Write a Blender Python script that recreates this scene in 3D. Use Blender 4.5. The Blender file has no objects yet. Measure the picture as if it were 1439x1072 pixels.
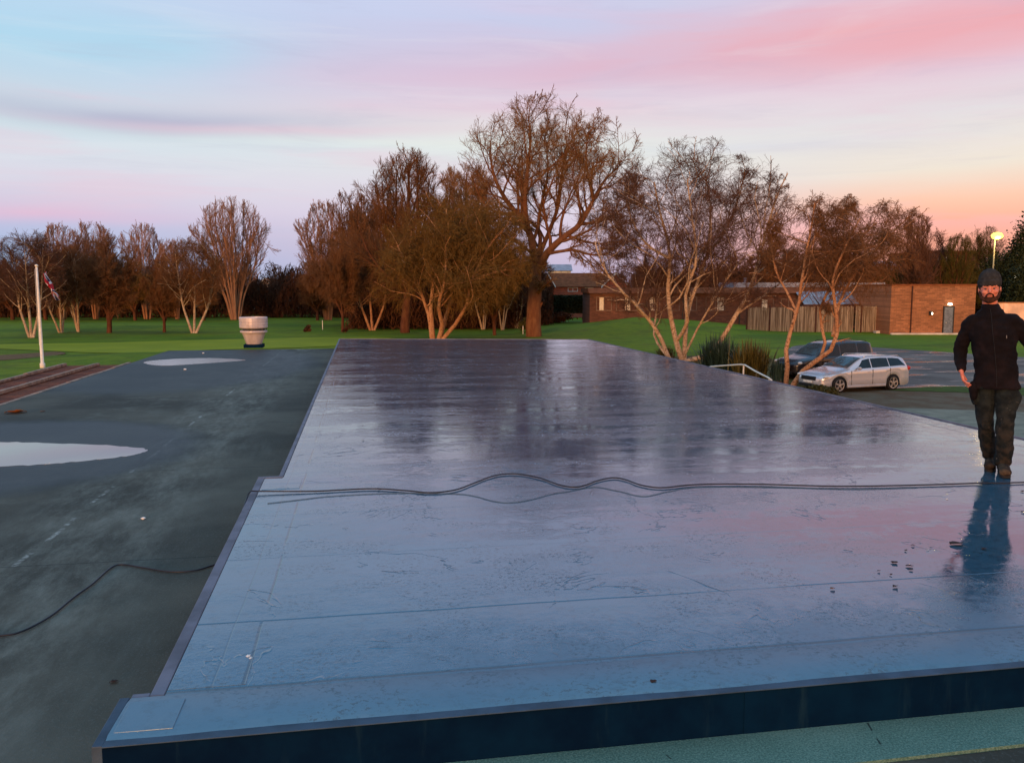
import bpy, bmesh, math, random
import numpy as np
from mathutils import Vector, Matrix
C = bpy.context.scene.collection
sc = bpy.context.scene
PI = math.pi
# ------------------------------------------------------------------ camera
F_PX = 1193.0; CX = 719.5; CY = 536.0; HOR = 404.0
H = 4.24                      # eye height over the ground, 1.69 m over the deck
DECK = 2.55; LOW = 2.33
PITCH = math.atan((CY-HOR)/F_PX)
YAW = math.atan((CX-508.0)*math.cos(PITCH)/F_PX)     # view axis this far right of +Y
cam_d = bpy.data.cameras.new('camera'); cam = bpy.data.objects.new('camera', cam_d); C.objects.link(cam)
cam_d.sensor_width = 36; cam_d.lens = F_PX/1439.0*36
cam_d.clip_end = 3000; cam_d.clip_start = 0.05
cam.location = (0, 0, H); cam.rotation_euler = (PI/2-PITCH, 0, -YAW)
sc.camera = cam
FWD = Vector((math.sin(YAW), math.cos(YAW), 0)); RGT = Vector((math.cos(YAW), -math.sin(YAW), 0))
def ray(u, v):
    dx, dy, dz = (u-CX)/F_PX, 1.0, -(v-CY)/F_PX
    c, s = math.cos(PITCH), math.sin(PITCH)
    y, z = dy*c+dz*s, -dy*s+dz*c
    return RGT*dx + FWD*y + Vector((0, 0, z))
def at(u, v, z=0.0):
    r = ray(u, v); t = (z-H)/r.z
    return Vector((r.x*t, r.y*t, z))
def pv(u, v, D):
    r = ray(u, v); t = D/r.dot(FWD)
    return Vector((0, 0, H)) + r*t
def dep(v): return F_PX*H/(v-HOR)
# ------------------------------------------------------------------ render / view
sc.render.engine = 'CYCLES'
sc.view_settings.view_transform = 'Standard'; sc.view_settings.look = 'None'
sc.view_settings.exposure = 0.2; sc.view_settings.gamma = 1.0
sc.cycles.use_denoising = True
sc.cycles.max_bounces = 5; sc.cycles.transparent_max_bounces = 8
def lin(r, g, b):
    f = lambda c: (c/255/12.92) if c/255 <= 0.04045 else ((c/255+0.055)/1.055)**2.4
    return (f(r), f(g), f(b), 1)
# ------------------------------------------------------------------ world: dusk sky
w = bpy.data.worlds.new('World'); sc.world = w; w.use_nodes = True
nt = w.node_tree; nt.nodes.clear(); N = nt.nodes; L = nt.links
def wn(t, **k):
    n = N.new(t)
    for a, b in k.items(): setattr(n, a, b)
    return n
def wm(op, a, b=None, c=None, clamp=False):
    n = N.new('ShaderNodeMath'); n.operation = op; n.use_clamp = clamp
    for i, x in enumerate((a, b, c)):
        if x is None: continue
        if isinstance(x, (int, float)): n.inputs[i].default_value = x
        else: L.new(x, n.inputs[i])
    return n.outputs[0]
def wmix(f, a, b, bt='MIX'):
    n = N.new('ShaderNodeMix'); n.data_type = 'RGBA'; n.blend_type = bt; n.clamp_factor = True
    for i, x in ((0, f), (6, a), (7, b)):
        if isinstance(x, (int, float)): n.inputs[i].default_value = x
        elif isinstance(x, tuple): n.inputs[i].default_value = x
        else: L.new(x, n.inputs[i])
    return n.outputs[2]
def wsmooth(x, a, b):
    n = N.new('ShaderNodeMapRange'); n.interpolation_type = 'SMOOTHSTEP'
    L.new(x, n.inputs[0]); n.inputs[1].default_value = a; n.inputs[2].default_value = b
    return n.outputs[0]
tc = wn('ShaderNodeTexCoord'); sep = wn('ShaderNodeSeparateXYZ'); L.new(tc.outputs['Generated'], sep.inputs[0])
el = wm('MULTIPLY', wm('ARCSINE', sep.outputs[2]), 180/PI)
az = wm('MULTIPLY', wm('ARCTAN2', sep.outputs[0], sep.outputs[1]), 180/PI)      # 0 at +Y, + to the right
def wnoise(sx, sy, scale, detail=3, ox=0.0, rough=0.5, dist=0.0):
    cb = wn('ShaderNodeCombineXYZ')
    L.new(wm('MULTIPLY', az, sx), cb.inputs[0]); L.new(wm('MULTIPLY', el, sy), cb.inputs[1]); cb.inputs[2].default_value = ox
    n = wn('ShaderNodeTexNoise'); n.inputs['Scale'].default_value = scale; n.inputs['Detail'].default_value = detail
    n.inputs['Roughness'].default_value = rough; n.inputs['Distortion'].default_value = dist
    L.new(cb.outputs[0], n.inputs['Vector']); return n.outputs['Fac']
wav = wnoise(0.03, 0.10, 1.0, 3, 3.3)
elw = wm('ADD', el, wm('MULTIPLY', wm('SUBTRACT', wav, 0.5), 3.2))
eln = wm('DIVIDE', elw, 60.0, clamp=True)
def ramp(stops):
    r = wn('ShaderNodeValToRGB'); cr = r.color_ramp; cr.interpolation = 'EASE' if False else 'LINEAR'
    while len(cr.elements) > 1: cr.elements.remove(cr.elements[-1])
    for i, (e, c) in enumerate(stops):
        p = e/60.0
        x = cr.elements[0] if i == 0 else cr.elements.new(p)
        x.position = p; k = c[3] if len(c) > 3 else 1.0
        l = lin(*c[:3]); x.color = (l[0]*k, l[1]*k, l[2]*k, 1)
    L.new(eln, r.inputs[0]); return r.outputs[0]
HI = [(24.5, (118, 160, 206)), (28, (92, 142, 188)), (40, (104, 156, 198, 1.2)), (60, (128, 162, 194, 1.55))]
sky_l = ramp([(0, (128, 166, 198)), (2, (138, 166, 208)), (3.8, (166, 172, 208)), (5, (194, 182, 208)), (7, (204, 202, 216)),
              (9.5, (190, 210, 216)), (11.5, (186, 200, 214)), (14, (150, 200, 224)), (18, (176, 200, 228))]+HI)
sky_c = ramp([(0, (160, 156, 196)), (3, (192, 172, 198)), (5, (206, 194, 214)), (7, (210, 202, 214)), (9.2, (216, 222, 214)),
              (11.5, (212, 196, 208)), (14, (192, 182, 210)), (16.5, (180, 186, 218)), (19, (182, 194, 226))]+HI)
sky_r = ramp([(0, (250, 146, 108)), (3.8, (253, 154, 114)), (5.4, (246, 184, 146)), (7.2, (230, 215, 195)), (10.3, (214, 208, 210)),
              (12.3, (216, 184, 200)), (14, (222, 162, 174)), (18, (208, 184, 206)), (21.5, (186, 172, 198))]+HI)
sky_b = ramp([(0, (255, 150, 70, 1.9)), (5, (255, 176, 104, 1.5)), (12, (240, 190, 160, 1.1)), (22, (190, 180, 196)), (34, (124, 172, 206, 1.4)), (60, (128, 162, 194, 1.55))])
col = wmix(wsmooth(az, -22, 8), sky_l, sky_c)
col = wmix(wsmooth(az, 12, 38), col, sky_r)
# streaks of cloud, long and low
def band(e0, e1, e2, e3):
    return wm('MULTIPLY', wsmooth(el, e0, e1), wm('SUBTRACT', 1.0, wsmooth(el, e2, e3)))
s1 = wsmooth(wnoise(0.030, 0.22, 1.0, 5, 1.7, 0.55, 0.4), 0.46, 0.66)
s2 = wsmooth(wnoise(0.045, 0.42, 1.0, 5, 7.1, 0.55, 0.3), 0.50, 0.68)
s3 = wsmooth(wnoise(0.020, 0.30, 1.0, 4, 12.4, 0.5, 0.5), 0.45, 0.70)
col = wmix(wm('MULTIPLY', wm('MULTIPLY', s3, band(6, 9, 30, 40)), 0.30), col, lin(198, 208, 226))
pinkm = wm('MULTIPLY', wm('MULTIPLY', s1, band(9.5, 12, 22, 32)), wsmooth(az, -14, 26))
col = wmix(wm('MULTIPLY', pinkm, 0.28), col, lin(226, 152, 166))
pinkl = wm('MULTIPLY', s2, band(2.5, 4.5, 11.5, 13))
col = wmix(wm('MULTIPLY', pinkl, 0.35), col, lin(222, 176, 196))
# the broad rose cloud high on the right, a mauve bar on the left and a rose bar low on the left
def blob(a0, e0, sa, se, amp):
    a = wm('POWER', wm('ABSOLUTE', wm('DIVIDE', wm('SUBTRACT', az, a0), sa)), 2.0)
    e = wm('POWER', wm('ABSOLUTE', wm('DIVIDE', wm('SUBTRACT', elw, e0), se)), 2.0)
    return wm('MULTIPLY', wm('POWER', 2.718, wm('MULTIPLY', wm('ADD', a, e), -1.0)), amp)
tex = wm('ADD', 0.55, wm('MULTIPLY', s1, 0.45))
for (a0, e0, sa, se, amp, c) in ((36, 14.6, 15, 1.7, 1.1, (230, 134, 138)), (22, 13.6, 12, 1.0, 0.5, (214, 136, 156)), (2, 13.2, 12, 1.2, 0.35, (208, 166, 194)), (-14, 10.6, 11, 0.8, 0.9, (150, 150, 182)),
                                 (-20, 4.4, 8, 0.5, 0.7, (228, 158, 188)), (-6, 10.2, 12, 0.35, 0.5, (220, 176, 192)), (-13, 14.6, 6, 1.5, 0.5, (140, 202, 224)),
                                 (28, 9.2, 7, 0.4, 0.3, (190, 178, 204)), (16, 18.5, 30, 1.8, 0.45, (192, 190, 226)), (45, 10.8, 8, 0.4, 0.35, (214, 160, 168))):
    col = wmix(wm('MULTIPLY', blob(a0, e0, sa, se, amp), tex), col, lin(*c))
col = wmix(wm('MULTIPLY', wm('SUBTRACT', 1.0, wsmooth(el, 19, 26)), 0.20), col, lin(212, 214, 222))
w4 = wnoise(0.075, 0.75, 1.0, 9, 21.3, 0.66, 0.8); w5 = wnoise(0.05, 0.55, 1.0, 8, 33.1, 0.62, 0.9)
col = wmix(wm('MULTIPLY', wm('MULTIPLY', wsmooth(w4, 0.50, 0.72), band(5, 9, 30, 40)), 0.15), col, lin(166, 162, 188))
col = wmix(wm('MULTIPLY', wm('MULTIPLY', wsmooth(w5, 0.50, 0.72), band(4, 8, 30, 40)), 0.13), col, lin(228, 226, 226))
ab = wm('ABSOLUTE', wm('SUBTRACT', az, 10.0))
col = wmix(wsmooth(wm('MINIMUM', ab, wm('SUBTRACT', 360.0, ab)), 65, 125), col, sky_b)
col = wmix(wsmooth(el, -0.5, -3.0), col, lin(70, 70, 60))
nish = wn('ShaderNodeTexSky'); nish.sky_type = 'NISHITA'; nish.sun_disc = False
nish.sun_elevation = math.radians(3.0); nish.sun_rotation = math.radians(205)
bg1 = wn('ShaderNodeBackground'); L.new(col, bg1.inputs[0]); bg1.inputs[1].default_value = 1.0
bg2 = wn('ShaderNodeBackground'); L.new(nish.outputs[0], bg2.inputs[0]); bg2.inputs[1].default_value = 0.006
add = wn('ShaderNodeAddShader'); L.new(bg1.outputs[0], add.inputs[0]); L.new(bg2.outputs[0], add.inputs[1])
wo = wn('ShaderNodeOutputWorld'); L.new(add.outputs[0], wo.inputs[0])
# ------------------------------------------------------------------ sun: last orange light from behind the camera, low
sl = bpy.data.lights.new('sun', 'SUN'); so = bpy.data.objects.new('sun', sl); C.objects.link(so)
sl.energy = 2.1; sl.angle = math.radians(9); sl.color = (1.0, 0.50, 0.23)
SUN_AZ, SUN_EL = math.radians(205), math.radians(5)          # compass direction of the sun (0 = +Y, clockwise)
sd = Vector((math.sin(SUN_AZ)*math.cos(SUN_EL), math.cos(SUN_AZ)*math.cos(SUN_EL), math.sin(SUN_EL)))
so.rotation_euler = sd.to_track_quat('Z', 'Y').to_euler()
# ------------------------------------------------------------------ materials
class Mt:
    def __init__(s, name, col=(.5,.5,.5), rough=.8, spec=.5, metal=0, ior=1.45):
        s.m = bpy.data.materials.new(name); s.m.use_nodes = True
        s.nt = s.m.node_tree; s.N = s.nt.nodes; s.L = s.nt.links
        s.b = s.N['Principled BSDF']
        s.b.inputs['Base Color'].default_value = (*col, 1); s.b.inputs['Roughness'].default_value = rough
        s.b.inputs['Specular IOR Level'].default_value = spec; s.b.inputs['Metallic'].default_value = metal
        s.b.inputs['IOR'].default_value = ior
        s.tc = None
    def put(s, sock, x):
        if x is None: return
        if isinstance(x, (int, float)): sock.default_value = x
        elif isinstance(x, tuple): sock.default_value = x if len(x) != 3 or sock.type == 'VECTOR' else (*x, 1)
        else: s.L.new(x, sock)
    def math(s, op, a, b=None, c=None, clamp=False):
        n = s.N.new('ShaderNodeMath'); n.operation = op; n.use_clamp = clamp
        for i, x in enumerate((a, b, c)): s.put(n.inputs[i], x)
        return n.outputs[0]
    def mix(s, f, a, b, bt='MIX'):
        n = s.N.new('ShaderNodeMix'); n.data_type = 'RGBA'; n.blend_type = bt; n.clamp_factor = True
        s.put(n.inputs[0], f); s.put(n.inputs[6], a); s.put(n.inputs[7], b); return n.outputs[2]
    def rng(s, x, a, b, c=0.0, d=1.0, smooth=True):
        n = s.N.new('ShaderNodeMapRange'); n.interpolation_type = 'SMOOTHSTEP' if smooth else 'LINEAR'
        s.put(n.inputs[0], x)
        for i, q in enumerate((a, b, c, d)): n.inputs[i+1].default_value = q
        return n.outputs[0]
    def pos(s):                                    # world position
        n = s.N.new('ShaderNodeNewGeometry'); return n.outputs['Position']
    def obj(s):
        n = s.N.new('ShaderNodeTexCoord'); return n.outputs['Object']
    def xyz(s, v=None):
        n = s.N.new('ShaderNodeSeparateXYZ'); s.L.new(v or s.pos(), n.inputs[0]); return n.outputs
    def scale(s, v, k, off=(0,0,0)):
        n = s.N.new('ShaderNodeMapping'); s.L.new(v, n.inputs[0]); n.inputs['Scale'].default_value = k; n.inputs['Location'].default_value = off; return n.outputs[0]
    def noise(s, v, sc_=5, det=4, rough=.55, dist=0):
        n = s.N.new('ShaderNodeTexNoise'); s.L.new(v, n.inputs['Vector']); n.inputs['Scale'].default_value = sc_
        n.inputs['Detail'].default_value = det; n.inputs['Roughness'].default_value = rough; n.inputs['Distortion'].default_value = dist
        return n.outputs['Fac']
    def vor(s, v, sc_=5, feat='F1', out='Distance'):
        n = s.N.new('ShaderNodeTexVoronoi'); n.feature = feat; s.L.new(v, n.inputs['Vector']); n.inputs['Scale'].default_value = sc_; return n.outputs[out]
    def bump(s, h, st=.3, d=.02):
        n = s.N.new('ShaderNodeBump'); s.L.new(h, n.inputs['Height']); n.inputs['Strength'].default_value = st; n.inputs['Distance'].default_value = d
        s.L.new(n.outputs[0], s.b.inputs['Normal']); return n
    def col(s, x): s.put(s.b.inputs['Base Color'], x)
    def rough(s, x): s.put(s.b.inputs['Roughness'], x)
def simple(name, c, rough=.7, spec=.5, metal=0, var=.25, sc_=6, bump=.15, bd=.01):
    t = Mt(name, c, rough, spec, metal); p = t.obj()
    n = t.noise(p, sc_, 5); dk = tuple(x*(1-var) for x in c); lt = tuple(min(1, x*(1+var)) for x in c)
    t.col(t.mix(t.rng(n, .3, .7), dk, lt))
    if bump: t.bump(t.noise(p, sc_*6, 3), bump, bd)
    return t.m
M = {}
def emit(name, c, k):
    m = bpy.data.materials.new(name); m.use_nodes = True; b = m.node_tree.nodes['Principled BSDF']
    b.inputs['Base Color'].default_value = (*c, 1); b.inputs['Emission Color'].default_value = (*c, 1); b.inputs['Emission Strength'].default_value = k
    return m
# ------------------------------------------------------------------ mesh helpers
class MB:
    def __init__(s): s.v = []; s.f = []
    def add(s, vs, fs):
        o = len(s.v); s.v += [tuple(v) for v in vs]; s.f += [tuple(i+o for i in f) for f in fs]; return s
    def box(s, x0, x1, y0, y1, z0, z1):
        return s.add([(x0,y0,z0),(x1,y0,z0),(x1,y1,z0),(x0,y1,z0),(x0,y0,z1),(x1,y0,z1),(x1,y1,z1),(x0,y1,z1)],
                     [(0,3,2,1),(4,5,6,7),(0,1,5,4),(1,2,6,5),(2,3,7,6),(3,0,4,7)])
    def prism(s, pts, z0, z1):
        n = len(pts); vs = [(p[0],p[1],z0) for p in pts]+[(p[0],p[1],z1) for p in pts]
        return s.add(vs, [tuple(range(n))[::-1], tuple(range(n,2*n))]+[(i,(i+1)%n,(i+1)%n+n,i+n) for i in range(n)])
    def tube(s, pts, r, k=8, cap=True):
        pts = [Vector(p) for p in pts]; n = len(pts); rs = r if isinstance(r, (list, tuple)) else [r]*n
        vs = []; ref = Vector((0,0,1))
        prev = None
        for i, p in enumerate(pts):
            d = (pts[min(i+1,n-1)]-pts[max(i-1,0)]).normalized()
            if prev is None:
                a = d.cross(ref if abs(d.z) < .9 else Vector((1,0,0))).normalized()
            else:
                a = (prev - d*prev.dot(d)).normalized()
            prev = a; b = d.cross(a)
            for j in range(k):
                t = 2*PI*j/k; vs.append(p+(a*math.cos(t)+b*math.sin(t))*rs[i])
        fs = [(i*k+j, i*k+(j+1)%k, (i+1)*k+(j+1)%k, (i+1)*k+j) for i in range(n-1) for j in range(k)]
        if cap: fs += [tuple(range(k))[::-1], tuple(range((n-1)*k, n*k))]
        return s.add(vs, fs)
    def lathe(s, prof, k=24, axis='z', c=(0,0,0)):      # prof: (r, h)
        vs = []
        for r, h in prof:
            for j in range(k):
                t = 2*PI*j/k; a, b = r*math.cos(t), r*math.sin(t)
                vs.append((c[0]+a, c[1]+b, c[2]+h) if axis == 'z' else (c[0]+a, c[1]+h, c[2]+b))
        n = len(prof)
        fs = [(i*k+j, i*k+(j+1)%k, (i+1)*k+(j+1)%k, (i+1)*k+j) for i in range(n-1) for j in range(k)]
        fs += [tuple(range(k))[::-1], tuple(range((n-1)*k, n*k))]
        return s.add(vs, fs)
    def build(s, name, mat, parent=None, smooth=False, bevel=0, fix=True):
        me = bpy.data.meshes.new(name); me.from_pydata(s.v, [], s.f)
        if fix:
            bm = bmesh.new(); bm.from_mesh(me); bmesh.ops.recalc_face_normals(bm, faces=bm.faces); bm.to_mesh(me); bm.free()
        if mat: me.materials.append(mat)
        if smooth: me.polygons.foreach_set('use_smooth', [True]*len(me.polygons))
        o = bpy.data.objects.new(name, me); C.objects.link(o)
        if parent: o.parent = parent
        if bevel:
            b = o.modifiers.new('bevel', 'BEVEL'); b.width = bevel; b.segments = 2; b.limit_method = 'ANGLE'
        return o
def tag(o, label=None, cat=None, group=None, kind=None):
    if label: o['label'] = label
    if cat: o['category'] = cat
    if group: o['group'] = group
    if kind: o['kind'] = kind
    return o
def empty(name, loc, rz=0, label=None, cat=None, group=None):
    o = bpy.data.objects.new(name, None); C.objects.link(o); o.location = loc; o.rotation_euler = (0,0,rz); o.empty_display_size = .3
    return tag(o, label, cat, group)
def copy_tree(o, parent=None):
    c = o.copy(); C.objects.link(c); c.parent = parent
    for ch in list(o.children): copy_tree(ch, c)
    return c
def np_mesh(name, V, Fq, mat, parent=None, smooth=True):
    me = bpy.data.meshes.new(name); k = Fq.shape[1]
    me.vertices.add(len(V)); me.vertices.foreach_set('co', V.astype(np.float32).ravel())
    me.loops.add(Fq.size); me.loops.foreach_set('vertex_index', Fq.astype(np.int32).ravel())
    me.polygons.add(len(Fq)); me.polygons.foreach_set('loop_start', np.arange(0, Fq.size, k, dtype=np.int32))
    me.polygons.foreach_set('loop_total', np.full(len(Fq), k, dtype=np.int32))
    me.polygons.foreach_set('use_smooth', np.full(len(Fq), smooth, dtype=bool))
    if mat: me.materials.append(mat)
    me.update(calc_edges=True)
    o = bpy.data.objects.new(name, me); C.objects.link(o)
    if parent: o.parent = parent
    return o
# ------------------------------------------------------------------ ground
def lat_dep(x, y): return x*RGT.x+y*RGT.y, x*FWD.x+y*FWD.y
MOUNDS = [(13.5, 84, 7.5, 8, 1.45), (24, 96, 9, 9, 0.5), (-22, 51, 3.6, 2.6, 0.42), (-6, 100, 16, 6, 0.35), (-45, 90, 14, 7, 0.5)]
def gz(x, y):
    l, d = lat_dep(x, y); z = 0
    for (a, b, sa, sb, h) in MOUNDS: z += h*np.exp(-((l-a)/sa)**2-((d-b)/sb)**2)
    # carpark and the building stay level
    return z
def ground_sheet(name, l0, l1, d0, d1, nl, nd, off, mat, mask=None):
    ls = np.linspace(l0, l1, nl); ds = np.geomspace(d0, d1, nd)
    LL, DD = np.meshgrid(ls, ds)
    X = LL*RGT.x+DD*FWD.x; Y = LL*RGT.y+DD*FWD.y
    Z = gz(X, Y)+off
    V = np.stack([X, Y, Z], -1).reshape(-1, 3)
    i = np.arange(nd-1)[:, None]*nl+np.arange(nl-1)[None]; i = i.ravel()
    Fq = np.stack([i, i+1, i+nl+1, i+nl], -1)
    return np_mesh(name, V, Fq, mat)
t = Mt('grass', (.05,.13,.012), .9, .2); p = t.pos()
a = t.noise(p, .06, 4); b = t.noise(p, 1.3, 6, .65); c = t.noise(p, .35, 5, .6)
cc = t.mix(t.rng(a, .35, .65), (.105,.170,.004), (.18,.215,.005))
cc = t.mix(t.math('MULTIPLY', t.rng(b, .45, .7), .5), cc, (.045,.095,.004))
cc = t.mix(t.math('MULTIPLY', t.rng(c, .50, .66), .6), cc, (.10,.11,.010)); cc = t.mix(t.math('MULTIPLY', t.rng(t.noise(p, 3.5, 6, .8), .60, .68), .6), cc, (.11,.075,.02)); cc = t.mix(t.math('MULTIPLY', t.rng(t.noise(t.scale(p, (.3,1,1)), .22, 4), .5, .62), .5), cc, (.045,.085,.004))
t.col(cc); t.bump(t.noise(p, 9, 6, .7), .5, .08); M['grass'] = t.m
g = ground_sheet('ground', -420, 420, 0.5, 1100, 141, 120, 0.0, M['grass'])
# widen the far end so that the sheet reaches the horizon: a second skirt beyond and behind
tag(g, kind='structure')
mb = MB(); z = -.30
mb.add([(-2500,-2500,z),(2500,-2500,z),(2500,2500,z),(-2500,2500,z)], [(0,1,2,3)])
M['far_ground'] = simple('far_ground', (.035,.07,.015), .95, .2, bump=0, sc_=.02)
tag(mb.build('terrain', M['far_ground']), kind='structure')
t = Mt('mown_green', (.08,.16,.02), .85, .2); p = t.pos()
t.col(t.mix(t.rng(t.noise(p, .25, 4), .3, .7), (.21,.235,.006), (.27,.28,.008))); t.bump(t.noise(p, 12, 4), .3, .03); M['green'] = t.m
def drape(name, pts, off, mat, sub=24):
    """a blob outline filled by a fan grid that follows the ground"""
    cen = sum(pts, Vector((0,0,0)))/len(pts); n = len(pts); V = []; Fs = []
    for r in range(sub+1):
        k = r/sub
        for q in pts:
            v = cen.lerp(q, k); V.append((v.x, v.y, float(gz(v.x, v.y))+off))
    for r in range(sub):
        for j in range(n): Fs.append((r*n+j, r*n+(j+1)%n, (r+1)*n+(j+1)%n, (r+1)*n+j))
    o = MB().add(V, Fs).build(name, mat, fix=False); return o
def blobpts(outline, n=64, jit=.0, seed=1):
    """smooth closed outline through pixel points on the ground"""
    P = [at(u, v, 0) for u, v in outline]; m = len(P); out = []; R = random.Random(seed)
    for i in range(m):
        p0, p1, p2, p3 = P[i-1], P[i], P[(i+1)%m], P[(i+2)%m]
        for j in range(n//m):
            s = j/(n//m)
            q = 0.5*((2*p1)+(p2-p0)*s+(2*p0-5*p1+4*p2-p3)*s*s+(3*p1-p0-3*p2+p3)*s**3)
            out.append(q+Vector((R.uniform(-jit,jit), R.uniform(-jit,jit), 0)))
    return out
tag(drape('putting_green', blobpts([(-60,486),(150,482),(330,477),(520,474),(560,480),(440,488),(300,492),(180,497),(60,493)]), .03, M['green']), kind='structure')
M['bunker'] = simple('bunker', (.16,.085,.035), .95, .2)
tag(drape('bunker_sand', blobpts([(-30,502),(30,498),(78,495),(92,498),(60,502),(0,507)]), .04, M['bunker']), kind='structure')
# ------------------------------------------------------------------ car park
t = Mt('asphalt', (.05,.05,.05), .7, .5); p = t.pos()
n1 = t.noise(p, .35, 5, .6); n2 = t.noise(p, 40, 3, .7); n3 = t.noise(t.scale(p, (.25,.9,1)), .8, 5, .6)
cc = t.mix(t.rng(n1, .35, .65), (.060,.050,.042), (.135,.115,.095)); cc = t.mix(t.math('MULTIPLY', t.rng(n2, .5, .75), .6), cc, (.19,.18,.165))
t.col(cc); t.rough(t.rng(n3, .50, .62, .85, .10)); t.bump(t.math('ADD', t.math('MULTIPLY', n2, .5), n1), .35, .02); M['asphalt'] = t.m
tag(drape('car_park_asphalt', blobpts([(1112,488),(1150,485),(1220,488),(1330,495),(1460,503),(1900,520),(2600,560),(2600,1000),(1500,1000),(1200,700),(1130,570),(1108,515)], 96), .012, M['asphalt']), kind='structure')
t = Mt('gravel_verge', (.1,.1,.1), .9, .3); p = t.pos()
n1 = t.noise(p, 1.0, 5, .6); n2 = t.noise(p, 25, 4, .7)
cc = t.mix(t.rng(n1, .4, .6), (.11,.065,.032), (.13,.10,.06)); t.col(t.mix(t.math('MULTIPLY', t.rng(n2, .5, .7), .5), cc, (.16,.15,.12)))
t.bump(n2, .6, .03); M['verge'] = t.m
tag(drape('muddy_verge', blobpts([(1130,556),(1200,549),(1290,545),(1380,546),(1560,552),(1700,575),(1500,585),(1380,580),(1250,575),(1120,568)], 80, .05), .020, M['verge']), kind='structure')
t = Mt('path_paving', (.1,.1,.1), .8, .4); p = t.pos()
t.col(t.mix(t.rng(t.noise(p, 1.5, 5), .35, .65), (.15,.145,.10), (.23,.22,.155))); t.bump(t.noise(p, 20, 4), .3, .02); M['path'] = t.m
tag(drape('path', blobpts([(1120,572),(1250,574),(1380,578),(1600,590),(2000,640),(2000,760),(1400,720),(1150,640)], 64, .03), .028, M['path']), kind='structure')
M['moss'] = simple('moss', (.05,.085,.012), .95, .2, sc_=2, bump=.5, bd=.03)
tag(drape('mossy_strip', blobpts([(1250,549),(1330,544),(1440,546),(1580,549),(1600,560),(1440,557),(1340,552)], 70, .06), .036, M['moss']), kind='structure')
# fallen-leaf litter under the shrubs at the foot of the building
M['litter'] = simple('litter', (.13,.085,.022), .95, .2, sc_=3, bump=.6, bd=.04)
tag(drape('leaf_litter', blobpts([(930,505),(1010,500),(1070,503),(1110,510),(1160,545),(1215,560),(1240,590),(1100,640),(960,560)], 63, .1), .016, M['litter']), kind='structure')
# ------------------------------------------------------------------ the flat-roofed building below the camera
bld = empty('flat_roofed_building', (3, 14, 0), 0, 'flat-roofed building under the camera with wet blue-grey upper deck and dark green lower roof', 'building')
bi = Vector((-3, -14, 0))
def under(o): o.location = bi; return o
XL0, XL1, XL2, XR = -0.97, -0.84, -0.72, 7.26
deck_pts = [(XL0,3.21),(XR+.0,3.21),(XR,26.9),(XL2,28.6),(XL2,7.72),(-.88,7.70),(XL1,3.57),(XL0+.04,3.56)]
t = Mt('wet_membrane', (.1,.2,.3), .1, .5, ior=2.5); p = t.pos(); x = t.xyz(p)
X_, Y_ = x[0], x[1]
# wear and dirt
na = t.noise(p, .9, 5, .6); nb = t.noise(p, 7, 6, .7); nc = t.noise(p, 38, 4, .75); nd_ = t.noise(t.scale(p, (.35,2.2,1)), .9, 5, .6)
cc = t.mix(t.rng(na, .3, .7), (.030,.092,.138), (.044,.115,.165))
cc = t.mix(t.math('MULTIPLY', t.rng(nb, .52, .72), .6), cc, (.070,.125,.165)); nf = t.noise(p, 17, 5, .75); cc = t.mix(t.math('MULTIPLY', t.rng(nf, .50, .36), .45), cc, (.012,.035,.055))
speck = t.rng(nc, .53, .60)
sparse = t.rng(t.noise(p, 2.6, 5, .65), .44, .60)
cc = t.mix(t.math('MULTIPLY', t.math('MULTIPLY', speck, sparse), .8), cc, (.008,.018,.026))
# seams between sheets
def line(coord, c0, w_, wob=None):
    d = t.math('ABSOLUTE', t.math('SUBTRACT', coord, c0))
    return t.rng(d, w_*.4, w_, 1.0, 0.0)
yw = t.math('ADD', Y_, t.math('MULTIPLY', t.math('SUBTRACT', t.noise(p, 1.1, 2), .5), .04))
xw = t.math('ADD', X_, t.math('MULTIPLY', t.math('SUBTRACT', t.noise(p, 1.3, 2), .5), .03))
fr = t.math('ABSOLUTE', t.math('SUBTRACT', t.math('FRACT', t.math('DIVIDE', t.math('SUBTRACT', yw, 4.32), 1.04)), .0))
seam = t.rng(fr, 0.004, .020, 1.0, 0.0)
seam = t.math('MULTIPLY', seam, t.math('GREATER_THAN', Y_, 3.7))
seam = t.math('MULTIPLY', seam, t.rng(t.noise(p, .6, 3), .38, .5, .35, 1))
seam = t.math('MULTIPLY', seam, t.math('ADD', .30, t.math('MULTIPLY', t.rng(t.math('ABSOLUTE', t.math('SUBTRACT', Y_, 4.32)), .25, .45, 1, 0), .7)))
side = t.math('MULTIPLY', line(xw, -.53, .010), t.math('GREATER_THAN', Y_, 3.62))
edge2 = t.math('MULTIPLY', line(xw, -.66, .006), t.math('GREATER_THAN', Y_, 3.62))
edger = line(xw, XR-.34, .012)
fade = t.rng(t.noise(p, 2.1, 3), .40, .55, .0, 1)
kerbl = t.math('MULTIPLY', line(yw, 3.60, .016), t.rng(t.noise(p, 1.1, 3), .3, .5, .35, 1))
lines = t.math('MAXIMUM', t.math('MAXIMUM', t.math('MULTIPLY', seam, .8), t.math('MULTIPLY', side, fade)), t.math('MAXIMUM', t.math('MULTIPLY', edge2, .45), t.math('MAXIMUM', kerbl, edger)))
cr1 = t.noise(t.scale(p, (1,.8,1)), .9, 4, .62, 1.5); crease = t.rng(t.math('ABSOLUTE', t.math('SUBTRACT', cr1, .5)), 0, .007, 1, 0)
crease = t.math('MULTIPLY', crease, t.rng(t.noise(p, 1.7, 4, .6), .50, .60))
cc = t.mix(t.math('MULTIPLY', crease, .2), cc, (.012,.030,.045))
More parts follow.
